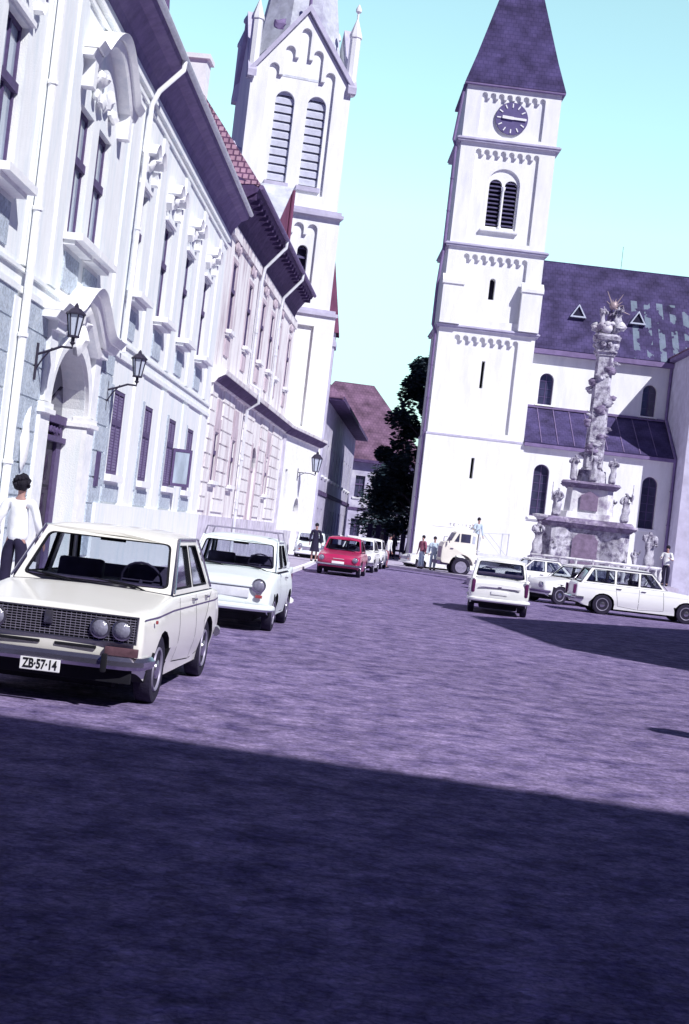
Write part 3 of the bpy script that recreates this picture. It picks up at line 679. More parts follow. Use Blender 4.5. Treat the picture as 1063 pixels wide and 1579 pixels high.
mb = MB(); mb.lathe([(.98, 0), (1.0, .06), (.0, .061)][::-1], 40, (0, .08, 27.55), 'y'); ck = mb.build('clock', 'clock', ct)
for i in range(12):
    mb = MB(); a = pi * i / 6; T = Matrix.Translation((0, .06, 27.55)) @ Matrix.Rotation(a, 4, 'Y'); mb.box(-.035, .035, -.02, .01, .66, .9, 0, T); mb.build('hour_mark', 'whitepaint', ck)
mb = MB()
T = Matrix.Translation((0, .03, 27.55)) @ Matrix.Rotation(R(91), 4, 'Y'); mb.box(-.07, .07, -.03, 0, -.15, .88, 0, T)
T = Matrix.Translation((0, .0, 27.55)) @ Matrix.Rotation(R(-87), 4, 'Y'); mb.box(-.09, .09, -.02, .01, -.1, .58, 0, T)
mb.build('clock_hands', 'whitepaint', ck)
e = HW + .14; yc = HW - .05
def sq(h, z): return [(-h, yc - h, z), (h, yc - h, z), (h, yc + h, z), (-h, yc + h, z)]
r0, r1, r2 = sq(e, 29.42), sq(2.5, 31.3), sq(.03, 40.4)
quadroof('spire', [[r0[i], r0[(i + 1) % 4], r1[(i + 1) % 4], r1[i]] for i in range(4)] + [[r1[i], r1[(i + 1) % 4], r2[(i + 1) % 4], r2[i]] for i in range(4)], 'slate', ct, .1)
mb = MB(); mb.box(-e, e, yc - e, yc + e, 29.4 - .1, 29.42 - .001 - .03); mb.build('eave', 'tin', ct)
mb = MB(); mb.tube([(0, yc, 40.2), (0, yc, 42.)], .05, 6); mb.blob((0, yc, 41), .2, amp=0); mb.build('finial', 'gold', ct)
dp = downpipe('', [(-HW - .1, .25, 29.3), (-HW - .42, .2, 25.9), (-HW - .25, .2, 25.5), (-HW - .25, .2, 19.6), (-HW - .4, .15, 17.), (-HW - .4, .15, 14.6), (-HW - .18, .2, 14.2), (-HW - .18, .2, .1)], .09, 'tin', ct)

# ------------------------------------------------------------------ church nave, aisle and wing
ch = thing('church', 'white church nave with steep violet tiled roof, lower aisle and round arched windows', 'church', (10.3, 86, 0), 0)
W = 9.22
mb = MB()
aw = [1.25, 4.7, 7.85]
mb.plate(rect(0, W, 0, 8.05), [arch(x, .95, 3.8, 6.95) for x in aw], .12, .7)
mb.plate(rect(0, W, 8.0, 14.4), [arch(x, .9, 10.95, 12.95) for x in (1.45, 4.8, 8.0)], 4, 4.6)
mb.box(-5, W, 14, 14.4, 0, 14.4); mb.box(-.0, .4, 4.6, 14, 0, 14.4)
mb.build('wall', 'church', ch)
mb = MB(); mb.box(.1, W, .85, .9, .1, 8); mb.box(.4, W, 4.75, 4.8, 8, 14.3); mb.build('inner_wall', 'dark', ch)
for x in aw: window(ch, x, .95, 3.8, 6.95, .42, arched=True, pane='winglass', sillp=-.02, sillw=.1)
for x in (1.45, 4.8, 8.0):
    o = window(ch, x, .9, 10.95, 12.95, 4.3, arched=True, pane='winglass', sill=False)
    mb = MB(); mb.box(x - .6, x + .6, 3.85, 4.05, 10.8, 10.94); mb.build('sill', 'plaster', o)
quadroof('roof', [[(-1, 3.55, 14.45), (W + 8, 3.55, 14.45), (W + 8, 9.2, 21.1), (-1, 9.2, 21.1)], [(-1, 9.2, 21.1), (W + 8, 9.2, 21.1), (W + 8, 14.8, 14.3), (-1, 14.8, 14.3)]], 'roofnave', ch)
quadroof('aisle_roof', [[(.0, -.12, 8.2), (W, -.12, 8.2), (W, 4, 10.7), (.0, 4, 10.7)]], 'slate', ch)
mb = MB(); mb.box(-.2, W + .1, 3.5, 4.0, 14.1, 14.4); mb.box(0, W, -.2, .12, 7.95, 8.15); mb.box(0, W, 3.85, 4.0, 10.7, 10.85)
for i in range(1, 9): mb.add([(i, -.13, 8.24), (i + .05, -.13, 8.24), (i + .05, 4, 10.75), (i, 4, 10.75)], [(0, 1, 2, 3)])
mb.build('cornice', 'tin', ch)
for x in (3.15, 7.0):
    z = 16.9; y = 5.65
    mb = MB(); f = lambda p, t: (x + p[0], y + t, z + p[1])
    mb.plate([(-.52, 0), (.52, 0), (0, .86)], [[(-.38, .09), (.38, .09), (0, .73)]], -.4, .9, f); o = mb.build('roof_vent', 'milk', ch)
    mb = MB(); mb.plate([(-.4, .08), (.4, .08), (0, .75)], [], -.3, -.25, f); mb.build('opening', 'dark', o)
mb = MB(); mb.tube([(6.2, 9.2, 21), (6.2, 9.2, 22.6)], .015, 5); mb.build('lightning_rod', 'iron', ch)
# projecting wing
cw = thing('church_side_wing', 'church wing projecting at the right edge, shade painted into its grey wall, with dark eaves', 'building', (19.55, 86, 0), 0)
mb = MB(); mb.box(0, 10, -2.15, 12, 0, 14.45); mb.build('wall', 'grey_render', cw)  # shade of the wing's left face is put into the wall colour
mb = MB(); mb.box(-.3, 10.3, -2.5, 12.3, 14.46, 14.75); mb.build('eave', 'tin', cw)
quadroof('roof', [[(-.35, -2.55, 14.76), (10.35, -2.55, 14.76), (5, 3, 17.6)], [(-.35, -2.55, 14.76), (5, 3, 17.6), (5, 6, 17.6), (-.35, 12.3, 14.76)], [(10.35, -2.55, 14.76), (5, 3, 17.6), (5, 6, 17.6), (10.35, 12.3, 14.76)], [(-.35, 12.3, 14.76), (5, 6, 17.6), (10.35, 12.3, 14.76)]], 'tiledark', cw)
downpipe('', [(-.1, 3.8, 14.4), (-.1, 3.8, 10.9), (-.1, -.1, 8.2), (-.1, -.1, .1)], .1, 'tin', cw)

# ------------------------------------------------------------------ left bell tower
lt = thing('bell_tower', 'slender white neo romanesque bell tower with gabled top, twin louvred openings and grey spire', 'tower', (-4.92, 76.14, 0), R(13))
lt.scale = (.93, .93, 1)
mb = MB()
def stage(h, z0, z1, y, holes, hole2=None, rec=.22, outer=None):
    o = outer or rect(-h, h, z0, z1)
    mb.plate(o, holes, y, y + rec)
mb.plate(rect(-3.5, 3.5, 0, 12.9), [rect(-2.6, 2.3, 6.9, 12.3)], -.35, -.13); mb.plate(rect(-2.7, 2.4, 6.8, 12.4), [], -.13, .2)
mb.box(-3.5, -3.2, -.13, 6.1, 0, 12.9); mb.box(3.2, 3.5, -.13, 6.1, 0, 12.9)
mb.box(-3.2, 3.2, 5.8, 6.1, 0, 12.9)
# middle stage with a twin blind arcade and small window
mb.plate(rect(-3.15, 3.15, 13.25, 18.2), [arcade_hole(2.0, 13.7, 17.75, 5, drop=.3, gap=.2)], -.12, .08)
mb.plate(rect(-2.1, 2.1, 13.6, 18), [arch(x, .62, 14.3, 16.6) for x in (1.2, -1.2)], .08, .6)
mb.box(-3.15, -2.85, .08, 5.9, 13.25, 18.2); mb.box(2.85, 3.15, .08, 5.9, 13.25, 18.2)
# belfry with gable
pent = [(-2.95, 18.55), (2.95, 18.55), (2.95, 25.3), (0, 29.0), (-2.95, 25.3)]
hole = arcade_hole(2.07, 19.3, 0, 5, tops=[26.0, 27.05, 28.13, 27.05, 26.0], drop=.27, gap=.24)
mb.plate(pent, [hole], 0, .22)
pin = [(-2.5, 19.0), (2.5, 19.0), (2.5, 25.65), (0, 28.75), (-2.5, 25.65)]
mb.plate(pin, [arch(-.8, 1.12, 19.75, 24.65, 16), arch(1.08, 1.12, 19.75, 24.65, 16)], .22, .85)
mb.box(-2.95, -2.65, .22, 5.9, 18.55, 25.3); mb.box(2.65, 2.95, .22, 5.9, 18.55, 25.3)
mb.prism([(.22, 25.3), (5.9, 25.3), (2.95, 28.9)], -2.95, -2.65, lambda p, t: (t, p[0], p[1])); mb.prism([(.22, 25.3), (5.9, 25.3), (2.95, 28.9)], 2.65, 2.95, lambda p, t: (t, p[0], p[1]))
mb.plate(pent, [], 5.68, 5.9)
mb.build('wall', 'church', lt)
mb = MB(); mb.box(-2.6, 2.6, 1.0, 1.05, 13.3, 25.3); mb.box(-.6, 2., .5, .55, 13.9, 17); mb.build('inner_wall', 'dark', lt)
for z, h, p_ in ((12.9, .35, 3.6), (18.2, .35, 3.3)):
    mb = MB(); mb.box(-p_, p_, -.5 if p_ == 3.6 else -.42, 6.2, z + .001, z + h * .5); mb.box(-p_ + .12, p_ - .12, -.3, 6.1, z + h * .5, z + h - .001); mb.build('string_course', 'grey_render', lt)
for xc in (-.8, 1.08):
    mb = MB(); mb.box(xc - .7, xc + .7, .05, .4, 19.5, 19.74); mb.build('window_sill', 'grey_render', lt)
mb = MB()
for sg in (-1, 1):
    mb.prism([(sg * 3.2, 25.0), (sg * 3.2, 25.35), (0, 29.38), (0, 29.0)], -.22, .3, lambda p, t: (p[0], t, p[1])); mb.prism([(sg * 3.2, 25.0), (sg * 3.2, 25.35), (0, 29.38), (0, 29.0)], 5.6, 6.1, lambda p, t: (p[0], t, p[1]))
    mb.prism([(-.3, 25.0), (-.3, 25.35), (2.95, 29.38), (2.95, 29.0)], sg * 3.2, sg * 2.7, lambda p, t: (t, p[0], p[1])); mb.prism([(6.2, 25.0), (6.2, 25.35), (2.95, 29.38), (2.95, 29.0)], sg * 3.2, sg * 2.7, lambda p, t: (t, p[0], p[1]))
mb.build('gable_coping', 'grey_render', lt)
for xc in (-.8, 1.08): louvres(lt, xc, 1.12, 19.75, 24.65, .42, 'louvre', .46, .3, .26, .2)
louvres(lt, 1.2, .62, 14.3, 16.6, .3, 'louvredark', .5)
b_ = [(2.75 * cos(pi / 8 + k * pi / 4) / cos(pi / 8), 2.95 + 2.75 * sin(pi / 8 + k * pi / 4) / cos(pi / 8), 25.4) for k in range(8)]
quadroof('spire', [[b_[k], b_[(k + 1) % 8], (0, 2.95, 43.)] for k in range(8)], 'lead', lt, .06)
quadroof('gable_roof', [[(0, 0, 29.0), (0, 2.9, 29.0), (sg * 2.9, 2.9, 25.4), (sg * 2.9, 0, 25.4)] for sg in (-1, 1)], 'lead', lt, .08)
for sg in (-1, 1):
    for yy in (.25, 5.65):
        mb = MB(); mb.lathe([(.32, 25.0), (.32, 28.1), (.38, 28.15), (.38, 28.3), (.05, 29.2)], 8, (sg * 2.9, yy, 0)); mb.lathe([(.06, 29.1), (.06, 29.5), (.17, 29.6), (.17, 29.75), (.04, 30.0)], 8, (sg * 2.9, yy, 0)); mb.build('pinnacle', 'church', lt, smooth=30)
mb = MB(); mb.blob((-3.6, .6, 21.4), .22, (1.6, .8, 1), .3); mb.tube([(-2.95, .6, 21.2), (-3.8, .6, 21.5)], .1, 6); mb.build('gargoyle', 'grey_render', lt)
mb = MB(); mb.blob((-1.6, .1, 28.1), .28, (1.3, .6, 1), .8); mb.tube([(0, .05, 29.2), (0, .05, 29.9)], .1, 6); mb.build('finial', 'tin', lt)
# the church roof in front of the tower
fr = thing('church_annex', 'church annex with pale sheet metal roof and rust brown side before the bell tower', 'building', (-4.0, 69.0, 0), R(10))
mb = MB(); mb.box(-6.5, -1.2, 0, 5.5, 6, 15.3); mb.build('wall', 'brownwood', fr)
mb = MB(); mb.add([(-1.15, -.25, 6), (-.02, 2.6, 6), (-.02, 2.6, 18.3), (-1.05, -.25, 15.3), (-1.2, 5.5, 6), (-1.1, 5.5, 15.3)], [(0, 1, 2, 3), (1, 4, 5, 2), (3, 2, 5), (0, 3, 5, 4)]); mb.build('gable', 'brownwood', fr)
mb = MB(); mb.tube([(.06, 2.55, 6), (.06, 2.55, 18.3)], .1, 8); mb.build('corner_post', 'brownwood', fr)
quadroof('roof', [[(-6.6, -.3, 15.3), (-1.05, -.3, 15.3), (.05, 2.6, 18.45), (-6.6, 2.6, 18.45)], [(-6.6, 2.6, 18.45), (.05, 2.6, 18.45), (-1.05, 5.6, 15.3), (-6.6, 5.6, 15.3)]], 'lead', fr, .1)
# a small steep red roof behind the tower's right side
rr_ = thing('red_roofed_turret', 'narrow red tiled turret roof peeping out behind the left bell tower', 'turret', (-2.6, 84, 0), 0)
mb = MB(); mb.box(-.9, .9, -.9, .9, 0, 13.0); mb.box(-1.0, 1.0, -1.0, 1.0, 12.2, 12.5); mb.build('wall', 'grey_render', rr_)
quadroof('roof', [[(-1.1, -1.1, 13), (1.1, -1.1, 13), (.0, 0, 19.5)], [(1.1, -1.1, 13), (1.1, 1.1, 13), (0, 0, 19.5)], [(-1.1, 1.1, 13), (1.1, 1.1, 13), (0, 0, 19.5)], [(-1.1, 1.1, 13), (-1.1, -1.1, 13), (0, 0, 19.5)]], 'brownwood', rr_, .08)

# ------------------------------------------------------------------ buildings down the street
def simple_house(name, label, P, Q, depth, zw, zr, wx, wallm, roofm, winz=((1.2, 2.8), (4.8, 6.8)), over=.6, hip=2., win=.9):
    P, Q = V(P), V(Q); Ln = (Q - P).length; a = math.atan2(Q.y - P.y, Q.x - P.x)
    h = thing(name, label, 'house', (P.x, P.y, 0), a)
    holes = [rect(x - win / 2, x + win / 2, z0, z1) for x in wx for z0, z1 in winz]
    mb = MB(); mb.plate(rect(0, Ln, 0, zw), holes, 0, .4); mb.box(0, .4, .4, depth, 0, zw); mb.box(Ln - .4, Ln, .4, depth, 0, zw); mb.box(.4, Ln - .4, depth - .4, depth, 0, zw); mb.build('wall', wallm, h)
    mb = MB(); mb.box(.4, Ln - .4, .6, .65, 0, zw); mb.build('inner_wall', 'dark', h)
    for x in wx:
        for z0, z1 in winz: window(h, x, win, z0, z1, .25, pane='winglass', sillp=.12)
    mb = MB(); mb.box(-.2, Ln + .2, -over, .2, zw - .15, zw + .1); mb.box(0, Ln, -.08, -.001, 3.6, 3.85); mb.build('eave', 'eave', h)
    o = over
    c = [(-.3, -o, zw), (Ln + .3, -o, zw), (Ln + .3, depth + o, zw), (-.3, depth + o, zw)]; r = [(hip, depth / 2, zr), (Ln - hip, depth / 2, zr)]
    quadroof('roof', [[c[0], c[1], r[1], r[0]], [c[1], c[2], r[1]], [c[2], c[3], r[0], r[1]], [c[3], c[0], r[0]]], roofm, h)
    return h
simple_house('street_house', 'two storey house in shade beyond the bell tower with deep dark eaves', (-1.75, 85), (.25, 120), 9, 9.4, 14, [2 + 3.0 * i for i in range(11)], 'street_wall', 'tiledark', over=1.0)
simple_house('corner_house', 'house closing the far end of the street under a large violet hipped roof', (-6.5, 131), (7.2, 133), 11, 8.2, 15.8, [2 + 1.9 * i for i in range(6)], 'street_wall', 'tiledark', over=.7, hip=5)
simple_house('distant_house', 'pale house far behind the tree at the end of the street', (7.5, 136), (24, 134), 9, 6.5, 10.5, [2 + 2.6 * i for i in range(6)], 'church', 'tiledark')
mb = MB()
for i in range(14):
    mb.box(.0 + i * .62, .36 + i * .62, 0, .06, .3, 2.3)
mb.box(-.2, 8.7, .06, .1, .5, .65); mb.box(-.2, 8.7, .06, .1, 1.9, 2.05); mb.box(-.2, 8.8, -.03, .2, 0, .3)
tag(mb.build('garden_fence', 'frame', None, (1.8, 104, 0)), 'dark upright fence under the tree at the end of the street', 'fence')

# building behind the photographer and house on the right whose shadows fall in the square
def block(name, label, poly, h, wm):
    c = sum((V(p) for p in poly), V((0, 0))) / len(poly)
    t = thing(name, label, 'building', (c.x, c.y, 0), 0)
    pp = [(p[0] - c.x, p[1] - c.y) for p in poly]
    mb = MB(); mb.prism(pp, 0, h - .3, lambda p, tt: (p[0], p[1], tt)); mb.build('wall', wm, t)
    big = [(p[0] * 1.0 + (.25 if p[0] > 0 else -.25) * 0, p[1]) for p in pp]
    mb = MB(); mb.prism(big, h - .299, h, lambda p, tt: (p[0], p[1], tt)); mb.build('cornice', 'eave', t)
    for i in range(len(pp)):
        a, b = V(pp[i]), V(pp[(i + 1) % len(pp)]); ln = (b - a).length; d = (b - a).normalized(); n = V((d.y, -d.x))
        if n.dot((a + b) / 2) < 0: n = -n
        k = int(ln // 3)
        for j in range(k):
            for z in [1.2 + 3.6 * q for q in range(int((h - 2) // 3.6))]:
                c0 = a + d * (ln * (j + .5) / k)
                mb = MB(); T = Matrix.Translation((c0.x, c0.y, z)) @ Matrix.Rotation(math.atan2(d.y, d.x), 4, 'Z')
                mb.box(-.55, .55, -.04, .04, 0, 1.9, 0, T); mb.build('window', 'winglass', t)
    return t
sl = -.176
block('rear_building', 'tall building standing behind the photographer, its edge shading the foreground', [(-14, -3.4 + 14 * .176), (40, -3.4 - 40 * .176), (38, -21.), (-16, -13.)], 20, 'brick')
block('corner_building', 'building right of the square, outside the picture', [(12.4, 15.9), (12.2, 22.2), (20, 31.5), (28, 25), (20, 11), (14.3, 14.7)], 12, 'brick')
mb = MB(); pp = [(12.4, 15.9), (12.2, 22.2), (20, 31.5), (28, 25), (20, 11), (14.3, 14.7)]; cx = sum(p[0] for p in pp) / 6; cy = sum(p[1] for p in pp) / 6
quadroof('roof', [[(pp[i][0] - cx, pp[i][1] - cy, 12.01), (pp[(i + 1) % 6][0] - cx, pp[(i + 1) % 6][1] - cy, 12.01), (12.8 - cx, 22.0 - cy, 14.0)] for i in range(6)], 'tiledark', [o for o in scn.objects if o.name.startswith('corner_building')][0])
t = thing('street_lamp', 'street lamp standing just right of the picture', 'street lamp', (7.0, 10.4, 0))
mb = MB(); mb.lathe([(.12, 0), (.12, .4), (.06, .5), (.045, 4.5)], 10); mb.build('pole', 'iron', t, smooth=40)
mb = MB(); mb.lathe([(.12, 4.5), (.22, 5.0), (.26, 5.02), (.05, 5.25)], 8); mb.build('lamp_head', 'milk', t)

# ------------------------------------------------------------------ tree
def tree(name, label, loc, H_, prof, n, leaf=.34, seed=1, trunk_r=.35):
    rnd = random.Random(seed); t = thing(name, label, 'tree', loc)
    mb = MB(); mb.tube([(0, 0, 0), (.1, .05, 1.5), (.0, .1, 4), (.15, 0, H_ * .6), (0, 0, H_ * .92)], [trunk_r * 1.3, trunk_r, trunk_r * .8, trunk_r * .5, .05], 8)
    cl = []
    for i in range(70):
        z = 1.8 + (H_ - 2.2) * rnd.random() ** .95; a = rnd.random() * 2 * pi; rmax = prof(z / H_); r = rmax * (.45 + .55 * rnd.random())
        c = V((r * cos(a), r * sin(a), z)); cl.append((c, .55 + .75 * rnd.random() * (1.2 - z / H_)))
        if i % 2 == 0: mb.tube([(0, 0, max(1.2, z - r * .6)), c * .5 + V((0, 0, z * .5 - r * .15)), c], [.12, .07, .02], 5)
    mb.build('trunk', 'bark', t)
    mb = MB()
    for i in range(n):
        c, rr = cl[rnd.randrange(len(cl))]
        d = V((rnd.gauss(0, 1), rnd.gauss(0, 1), rnd.gauss(0, .8))); d = d.normalized() * rr * rnd.random() ** .45 * 1.15
        p = c + d; s = leaf * rnd.uniform(.5, 1.1)
        q = Matrix.Rotation(rnd.random() * 6.3, 3, 'Z') @ Matrix.Rotation(rnd.gauss(0, .7), 3, 'X')
        mb.add([p + q @ V(v) * s for v in ((-.5, 0, 0), (0, -.32, .08), (.55, 0, 0), (0, .32, .06))], [(0, 1, 2, 3)])
    mb.build('crown', 'leaf', t)
    return t
def prof_main(q):
    pts = [(0, .8), (.12, 2.2), (.3, 3.3), (.5, 3.1), (.76, 2.2), (.95, .9), (1.1, .1)]
    for (a, r0_), (b, r1_) in zip(pts[:-1], pts[1:]):
        if q <= b: return r0_ + (r1_ - r0_) * (q - a) / (b - a)
    return .1
tree('deciduous_tree', 'dark dense tree rising beside the left edge of the clock tower', (4.9, 100, 0), 14.6, prof_main, 26000, .4, 3, .4)
tree('deciduous_tree', 'shadowed tree farther down the street left of the first tree', (3.2, 116, 0), 7.5, lambda q: 2.6 * (1 - max(0, q - .3)) * min(1, q / .16 + .3), 6000, .42, 8, .3)

#CARS_BEGIN
# ------------------------------------------------------------------ cars
M['indic'] = mat('dull red brown indicator lens', (.13, .07, .09), .35, .35, 14, 0)
def smooth(a, b, x):
    t = max(0, min(1, (x - a) / (b - a))); return t * t * (3 - 2 * t)
class Car:
    def __init__(s, name, label, loc, rz, P, paint, group='cars parked and driving in the square', detail=2, cat='car'):
        s.P = P; s.t = thing(name, label, cat, (loc[0], loc[1], 0), rz, group); s.paint = paint; s.detail = detail
        s.body(); s.cabin(); s.wheels(); s.seats()
    def hw(s, y, z):
        P = s.P; W, Ln = P['W'], P['L']
        k = 1 - .055 * smooth(.55, .0, y) - .05 * smooth(Ln - .6, Ln, y)
        k *= 1 - P.get('tumble', .06) * smooth(.55, P['belt'] + .02, z) ** 1.5 - .07 * smooth(.5, .2, z)
        return W * k
    def warp(s, v):
        P = s.P; W, Ln = P['W'], P['L']; t = v.x / W; a = abs(t)
        x = t * s.hw(v.y, v.z)
        y = v.y + P.get('bow', .07) * a ** 2.5 * smooth(.9, .0, v.y) - P.get('bowr', .05) * a ** 2.5 * smooth(Ln - .9, Ln, v.y)
        z = v.z - P.get('crown', .035) * a ** 2.2 * smooth(P['belt'] - .35, P['belt'] - .05, v.z + .12)
        return V((x, y, z))
    def profile(s):
        P = s.P; r = P['r'] + P.get('archgap', .065); zb = P.get('sill', .2)
        pts = list(P['top'])  # nose bottom ... tail bottom
        bot = []
        for yc in (P['yr'], P['yf']):
            a0 = math.asin((zb - P['r']) / r) if abs(zb - P['r']) < r else 0
            n = 10
            flat = P.get('archflat', 1.)
            for i in range(n + 1):
                a = a0 + (pi - 2 * a0) * i / n
                bot.append((yc + r * cos(a), P['r'] + r * sin(a) * (flat if sin(a) > 0 else 1)))
        return pts + bot
    def body(s):
        P = s.P; prof = s.profile(); n = len(prof); W = P['W']
        bm = bmesh.new(); a = [bm.verts.new((-W, y, z)) for y, z in prof]; b = [bm.verts.new((W, y, z)) for y, z in prof]
        bm.faces.new(a); bm.faces.new(b[::-1])
        for i in range(n): bm.faces.new((a[i], b[i], b[(i + 1) % n], a[(i + 1) % n]))
        bmesh.ops.recalc_face_normals(bm, faces=bm.faces)
        nt_ = len(P['top'])
        es = []
        for i in range(0, nt_ - 1):
            for q in (a, b):
                e = bm.edges.get((q[i], q[i + 1]))
                if e: es.append(e)
        hs = [bm.edges.get((a[i], b[i])) for i in range(1, nt_ - 1)]
        bmesh.ops.bevel(bm, geom=es, offset=P.get('bev', .045), segments=3, profile=.5, affect='EDGES', clamp_overlap=True)
        bmesh.ops.triangulate(bm, faces=[f for f in bm.faces if len(f.verts) > 4])
        def cut(co, no):
            bmesh.ops.bisect_plane(bm, geom=bm.verts[:] + bm.edges[:] + bm.faces[:], plane_co=co, plane_no=no, dist=1e-5)
        for t in (-.8, -.5, 0, .5, .8): cut((t * W, 0, 0), (1, 0, 0))
        y = .12
        while y < P['L'] - .05: cut((0, y, 0), (0, 1, 0)); y += .22 if y < .6 or y > P['L'] - .8 else .35
        for z in (.3, .45, .6, .72, .82): cut((0, 0, z), (0, 0, 1))
        for v in bm.verts: v.co = s.warp(v.co)
        me = bpy.data.meshes.new('body'); me.materials.append(M[s.paint]); me.materials.append(M['dark']); me.materials.append(M['black'])
        wf, wr, bz = P['wf'], P['wr'], P['belt']
        for f in bm.faces:
            c = f.calc_center_median(); nn = f.normal
            f.smooth = True
        bm.normal_update()
        for f in bm.faces:
            c = f.calc_center_median(); nn = f.normal
            if nn.z > .8 and wf + .06 < c.y < wr - .06 and c.z > bz - .15 and abs(c.x) < W * .93: f.material_index = 1
            if c.z < P['r'] * 2.3 + .15 and abs(c.x) < W * .99 and (min(abs((c.y - yc) ** 2 + (c.z - P['r']) ** 2) ** .5 for yc in (P['yf'], P['yr'])) < P['r'] + P.get('archgap', .065) + .03): f.material_index = 2
            if nn.z < -.8 and c.z < .3: f.material_index = 2
        bm.to_mesh(me); bm.free(); me.set_sharp_from_angle(angle=R(38))
        o = bpy.data.objects.new('body', me); col.objects.link(o); o.parent = s.t; s.bodyo = o
        # dark wheel housings and floor
        mb = MB(); W2 = W * .93
        mb.box(-W * .62, W * .62, P['yf'] - .45, P['yf'] + .45, .16, P['r'] * 2 + .1); mb.box(-W * .62, W * .62, P['yr'] - .45, P['yr'] + .45, .16, P['r'] * 2 + .1)
        mb.box(-W * .6, W * .6, .35, P['L'] - .3, .14, .28); mb.build('underbody', 'black', s.t)
    # cabin ------------------------------------------------------------
    def cabin(s):
        P = s.P; bz = P['belt']; wb, wt = P['wb'], P['wt']; wf, rf, rr, wr = P['wf'], P['rf'], P['rr'], P['wr']; zr = P['zr']; cf, cw = P.get('cf', .1), .5
        zb = bz - .025
        def dens(lp, k=.12):
            out = []
            for i in range(len(lp)):
                a, b = V(lp[i]), V(lp[(i + 1) % len(lp)]); m = max(1, int((b - a).length / k))
                out += [tuple(a + (b - a) * j / m) for j in range(m)]
            return out
        def rnd_(lp, r=.06):
            out = []; n = len(lp)
            for i in range(n):
                p, a, b = V(lp[i]), V(lp[i - 1]), V(lp[(i + 1) % n]); r_ = min(r, (a - p).length * .45, (b - p).length * .45)
                p0 = p + (a - p).normalized() * r_; p1 = p + (b - p).normalized() * r_
                for k in range(5):
                    t = k / 4; out.append(tuple(p0 * (1 - t) ** 2 + p * 2 * t * (1 - t) + p1 * t ** 2))
            return out
        def end(ys, ye, sgn):   # windscreen / rear screen map, p=(t,h)
            def f(p, d):
                t, h = p; w_ = wb + (wt - wb) * h; a = abs(t)
                y = ys + (ye - ys) * h + sgn * .10 * a ** 2.2; z = zb + (zr - zb) * h - .025 * a ** 2 * (1 - h) * 0
                return (t * w_, y + sgn * d, z - abs(d) * .2)
            return f
        def yat(h, a, b): return a + (b - a) * h
        for nm, ys, ye, sg in (('windscreen', wf, rf, 1), ('rear_window', wr, rr, -1)):
            f = end(ys, ye, sg); mb = MB()
            hole = dens(rnd_([(-.925, .09), (.925, .09), (.92, .89), (-.92, .89)], .1), .2)
            mb.plate(dens([(-1, 0), (1, 0), (1, 1), (-1, 1)], .2), [hole], 0, .05, f)
            fo = mb.build(nm + '_frame', s.paint, s.t, smooth=40)
            mb = MB(); mb.plate(hole, [], .018, .024, f); mb.build('pane', 'glass', fo, smooth=60)
            mb = MB(); hh = [V(p) for p in hole]; c = V((0, .48))
            mb.plate([tuple(p) for p in hh], [[tuple(c + (p - c) * .965) for p in hh]], -.004, .03, f)
            mb.build('seal', 'black', fo)
        # sides, p=(y, h)
        holes = []
        for sx_ in (-1, 1):
            def f(p, d, sx_=sx_):
                y, h = p; w_ = wb + (wt - wb) * h
                return (sx_ * (w_ - d), y, zb + (zr - zb) * h)
            outer = dens([(wf + .10, 0), (wr - .10, 0), (rr - .10, 1), (rf + .10, 1)], .3)
            mb = MB(); hs = []
            for (a0, a1) in P['side']:
                def clampy(y, h):
                    return max(yat(h, wf + .10, rf + .10) + .055, min(y, yat(h, wr - .10, rr - .10) - P.get('cpil', .09)))
                hs.append(rnd_([(clampy(a0, .09), .09), (clampy(a1, .09), .09), (clampy(a1, .88), .88), (clampy(a0, .88), .88)], .035))
            mb.plate(outer, hs, 0, .05, f)
            fo = mb.build('side_window_frame', s.paint, s.t, smooth=40)
            for h_ in hs:
                mb = MB(); mb.plate(h_, [], .022, .027, f); mb.build('pane', 'glass', fo)
                mb = MB(); c = sum((V(p) for p in h_), V((0, 0))) / len(h_)
                mb.plate(h_, [[tuple(c + V(((V(p) - c).x * .95, (V(p) - c).y * .93))) for p in h_]], -.003, .03, f); mb.build('seal', 'black', fo)
        # roof
        nx, ny = 12, 14; vs = []; fs = []
        for j in range(ny + 1):
            for i in range(nx + 1):
                tx, ty = -1 + 2 * i / nx, -1 + 2 * j / ny
                ex = .10 * abs(tx) ** 2.2
                y0, y1 = rf + ex, rr - ex
                y = y0 + (y1 - y0) * (ty + 1) / 2
                y += (-.0) ; z = zr + P.get('rc', .075) * (1 - abs(tx) ** 3) ** .6 * (1 - abs(ty) ** 4) ** .6 * (1 - .0 * ty)
                vs.append((tx * (wt + .012), y, z))
        for j in range(ny):
            for i in range(nx): q = j * (nx + 1) + i; fs.append((q, q + 1, q + nx + 2, q + nx + 1))
        mb = MB(); mb.add(vs, fs); k = (nx + 1) * (ny + 1)
        mb.add([(v[0] * .98, v[1], zr - .03) for v in vs], [f[::-1] for f in fs])
        o = 0
        rim = [i for i in range(nx)] ; per = list(range(nx + 1)) + [j * (nx + 1) + nx for j in range(1, ny + 1)] + [ny * (nx + 1) + i for i in range(nx - 1, -1, -1)] + [j * (nx + 1) for j in range(ny - 1, 0, -1)]
        mb.f += [[per[i], per[(i + 1) % len(per)], per[(i + 1) % len(per)] + k, per[i] + k] for i in range(len(per))]; mb.m += [0] * len(per)
        mb.build('roof', s.paint, s.t, smooth=50)
        if s.detail > 0:
            for sx_ in (-1, 1):
              mb = MB(); mb.tube([(sx_ * (wb + .01), wf + .05, zb + .02), (sx_ * (wt + .02), rf + .08, zr), (sx_ * (wt + .02), rr - .08, zr), (sx_ * (wb + .005), wr - .08, zb + .02)], .011, 5)
              mb.build('drip_rail', 'chrome' if P.get('chromerail', 1) else s.paint, s.t)
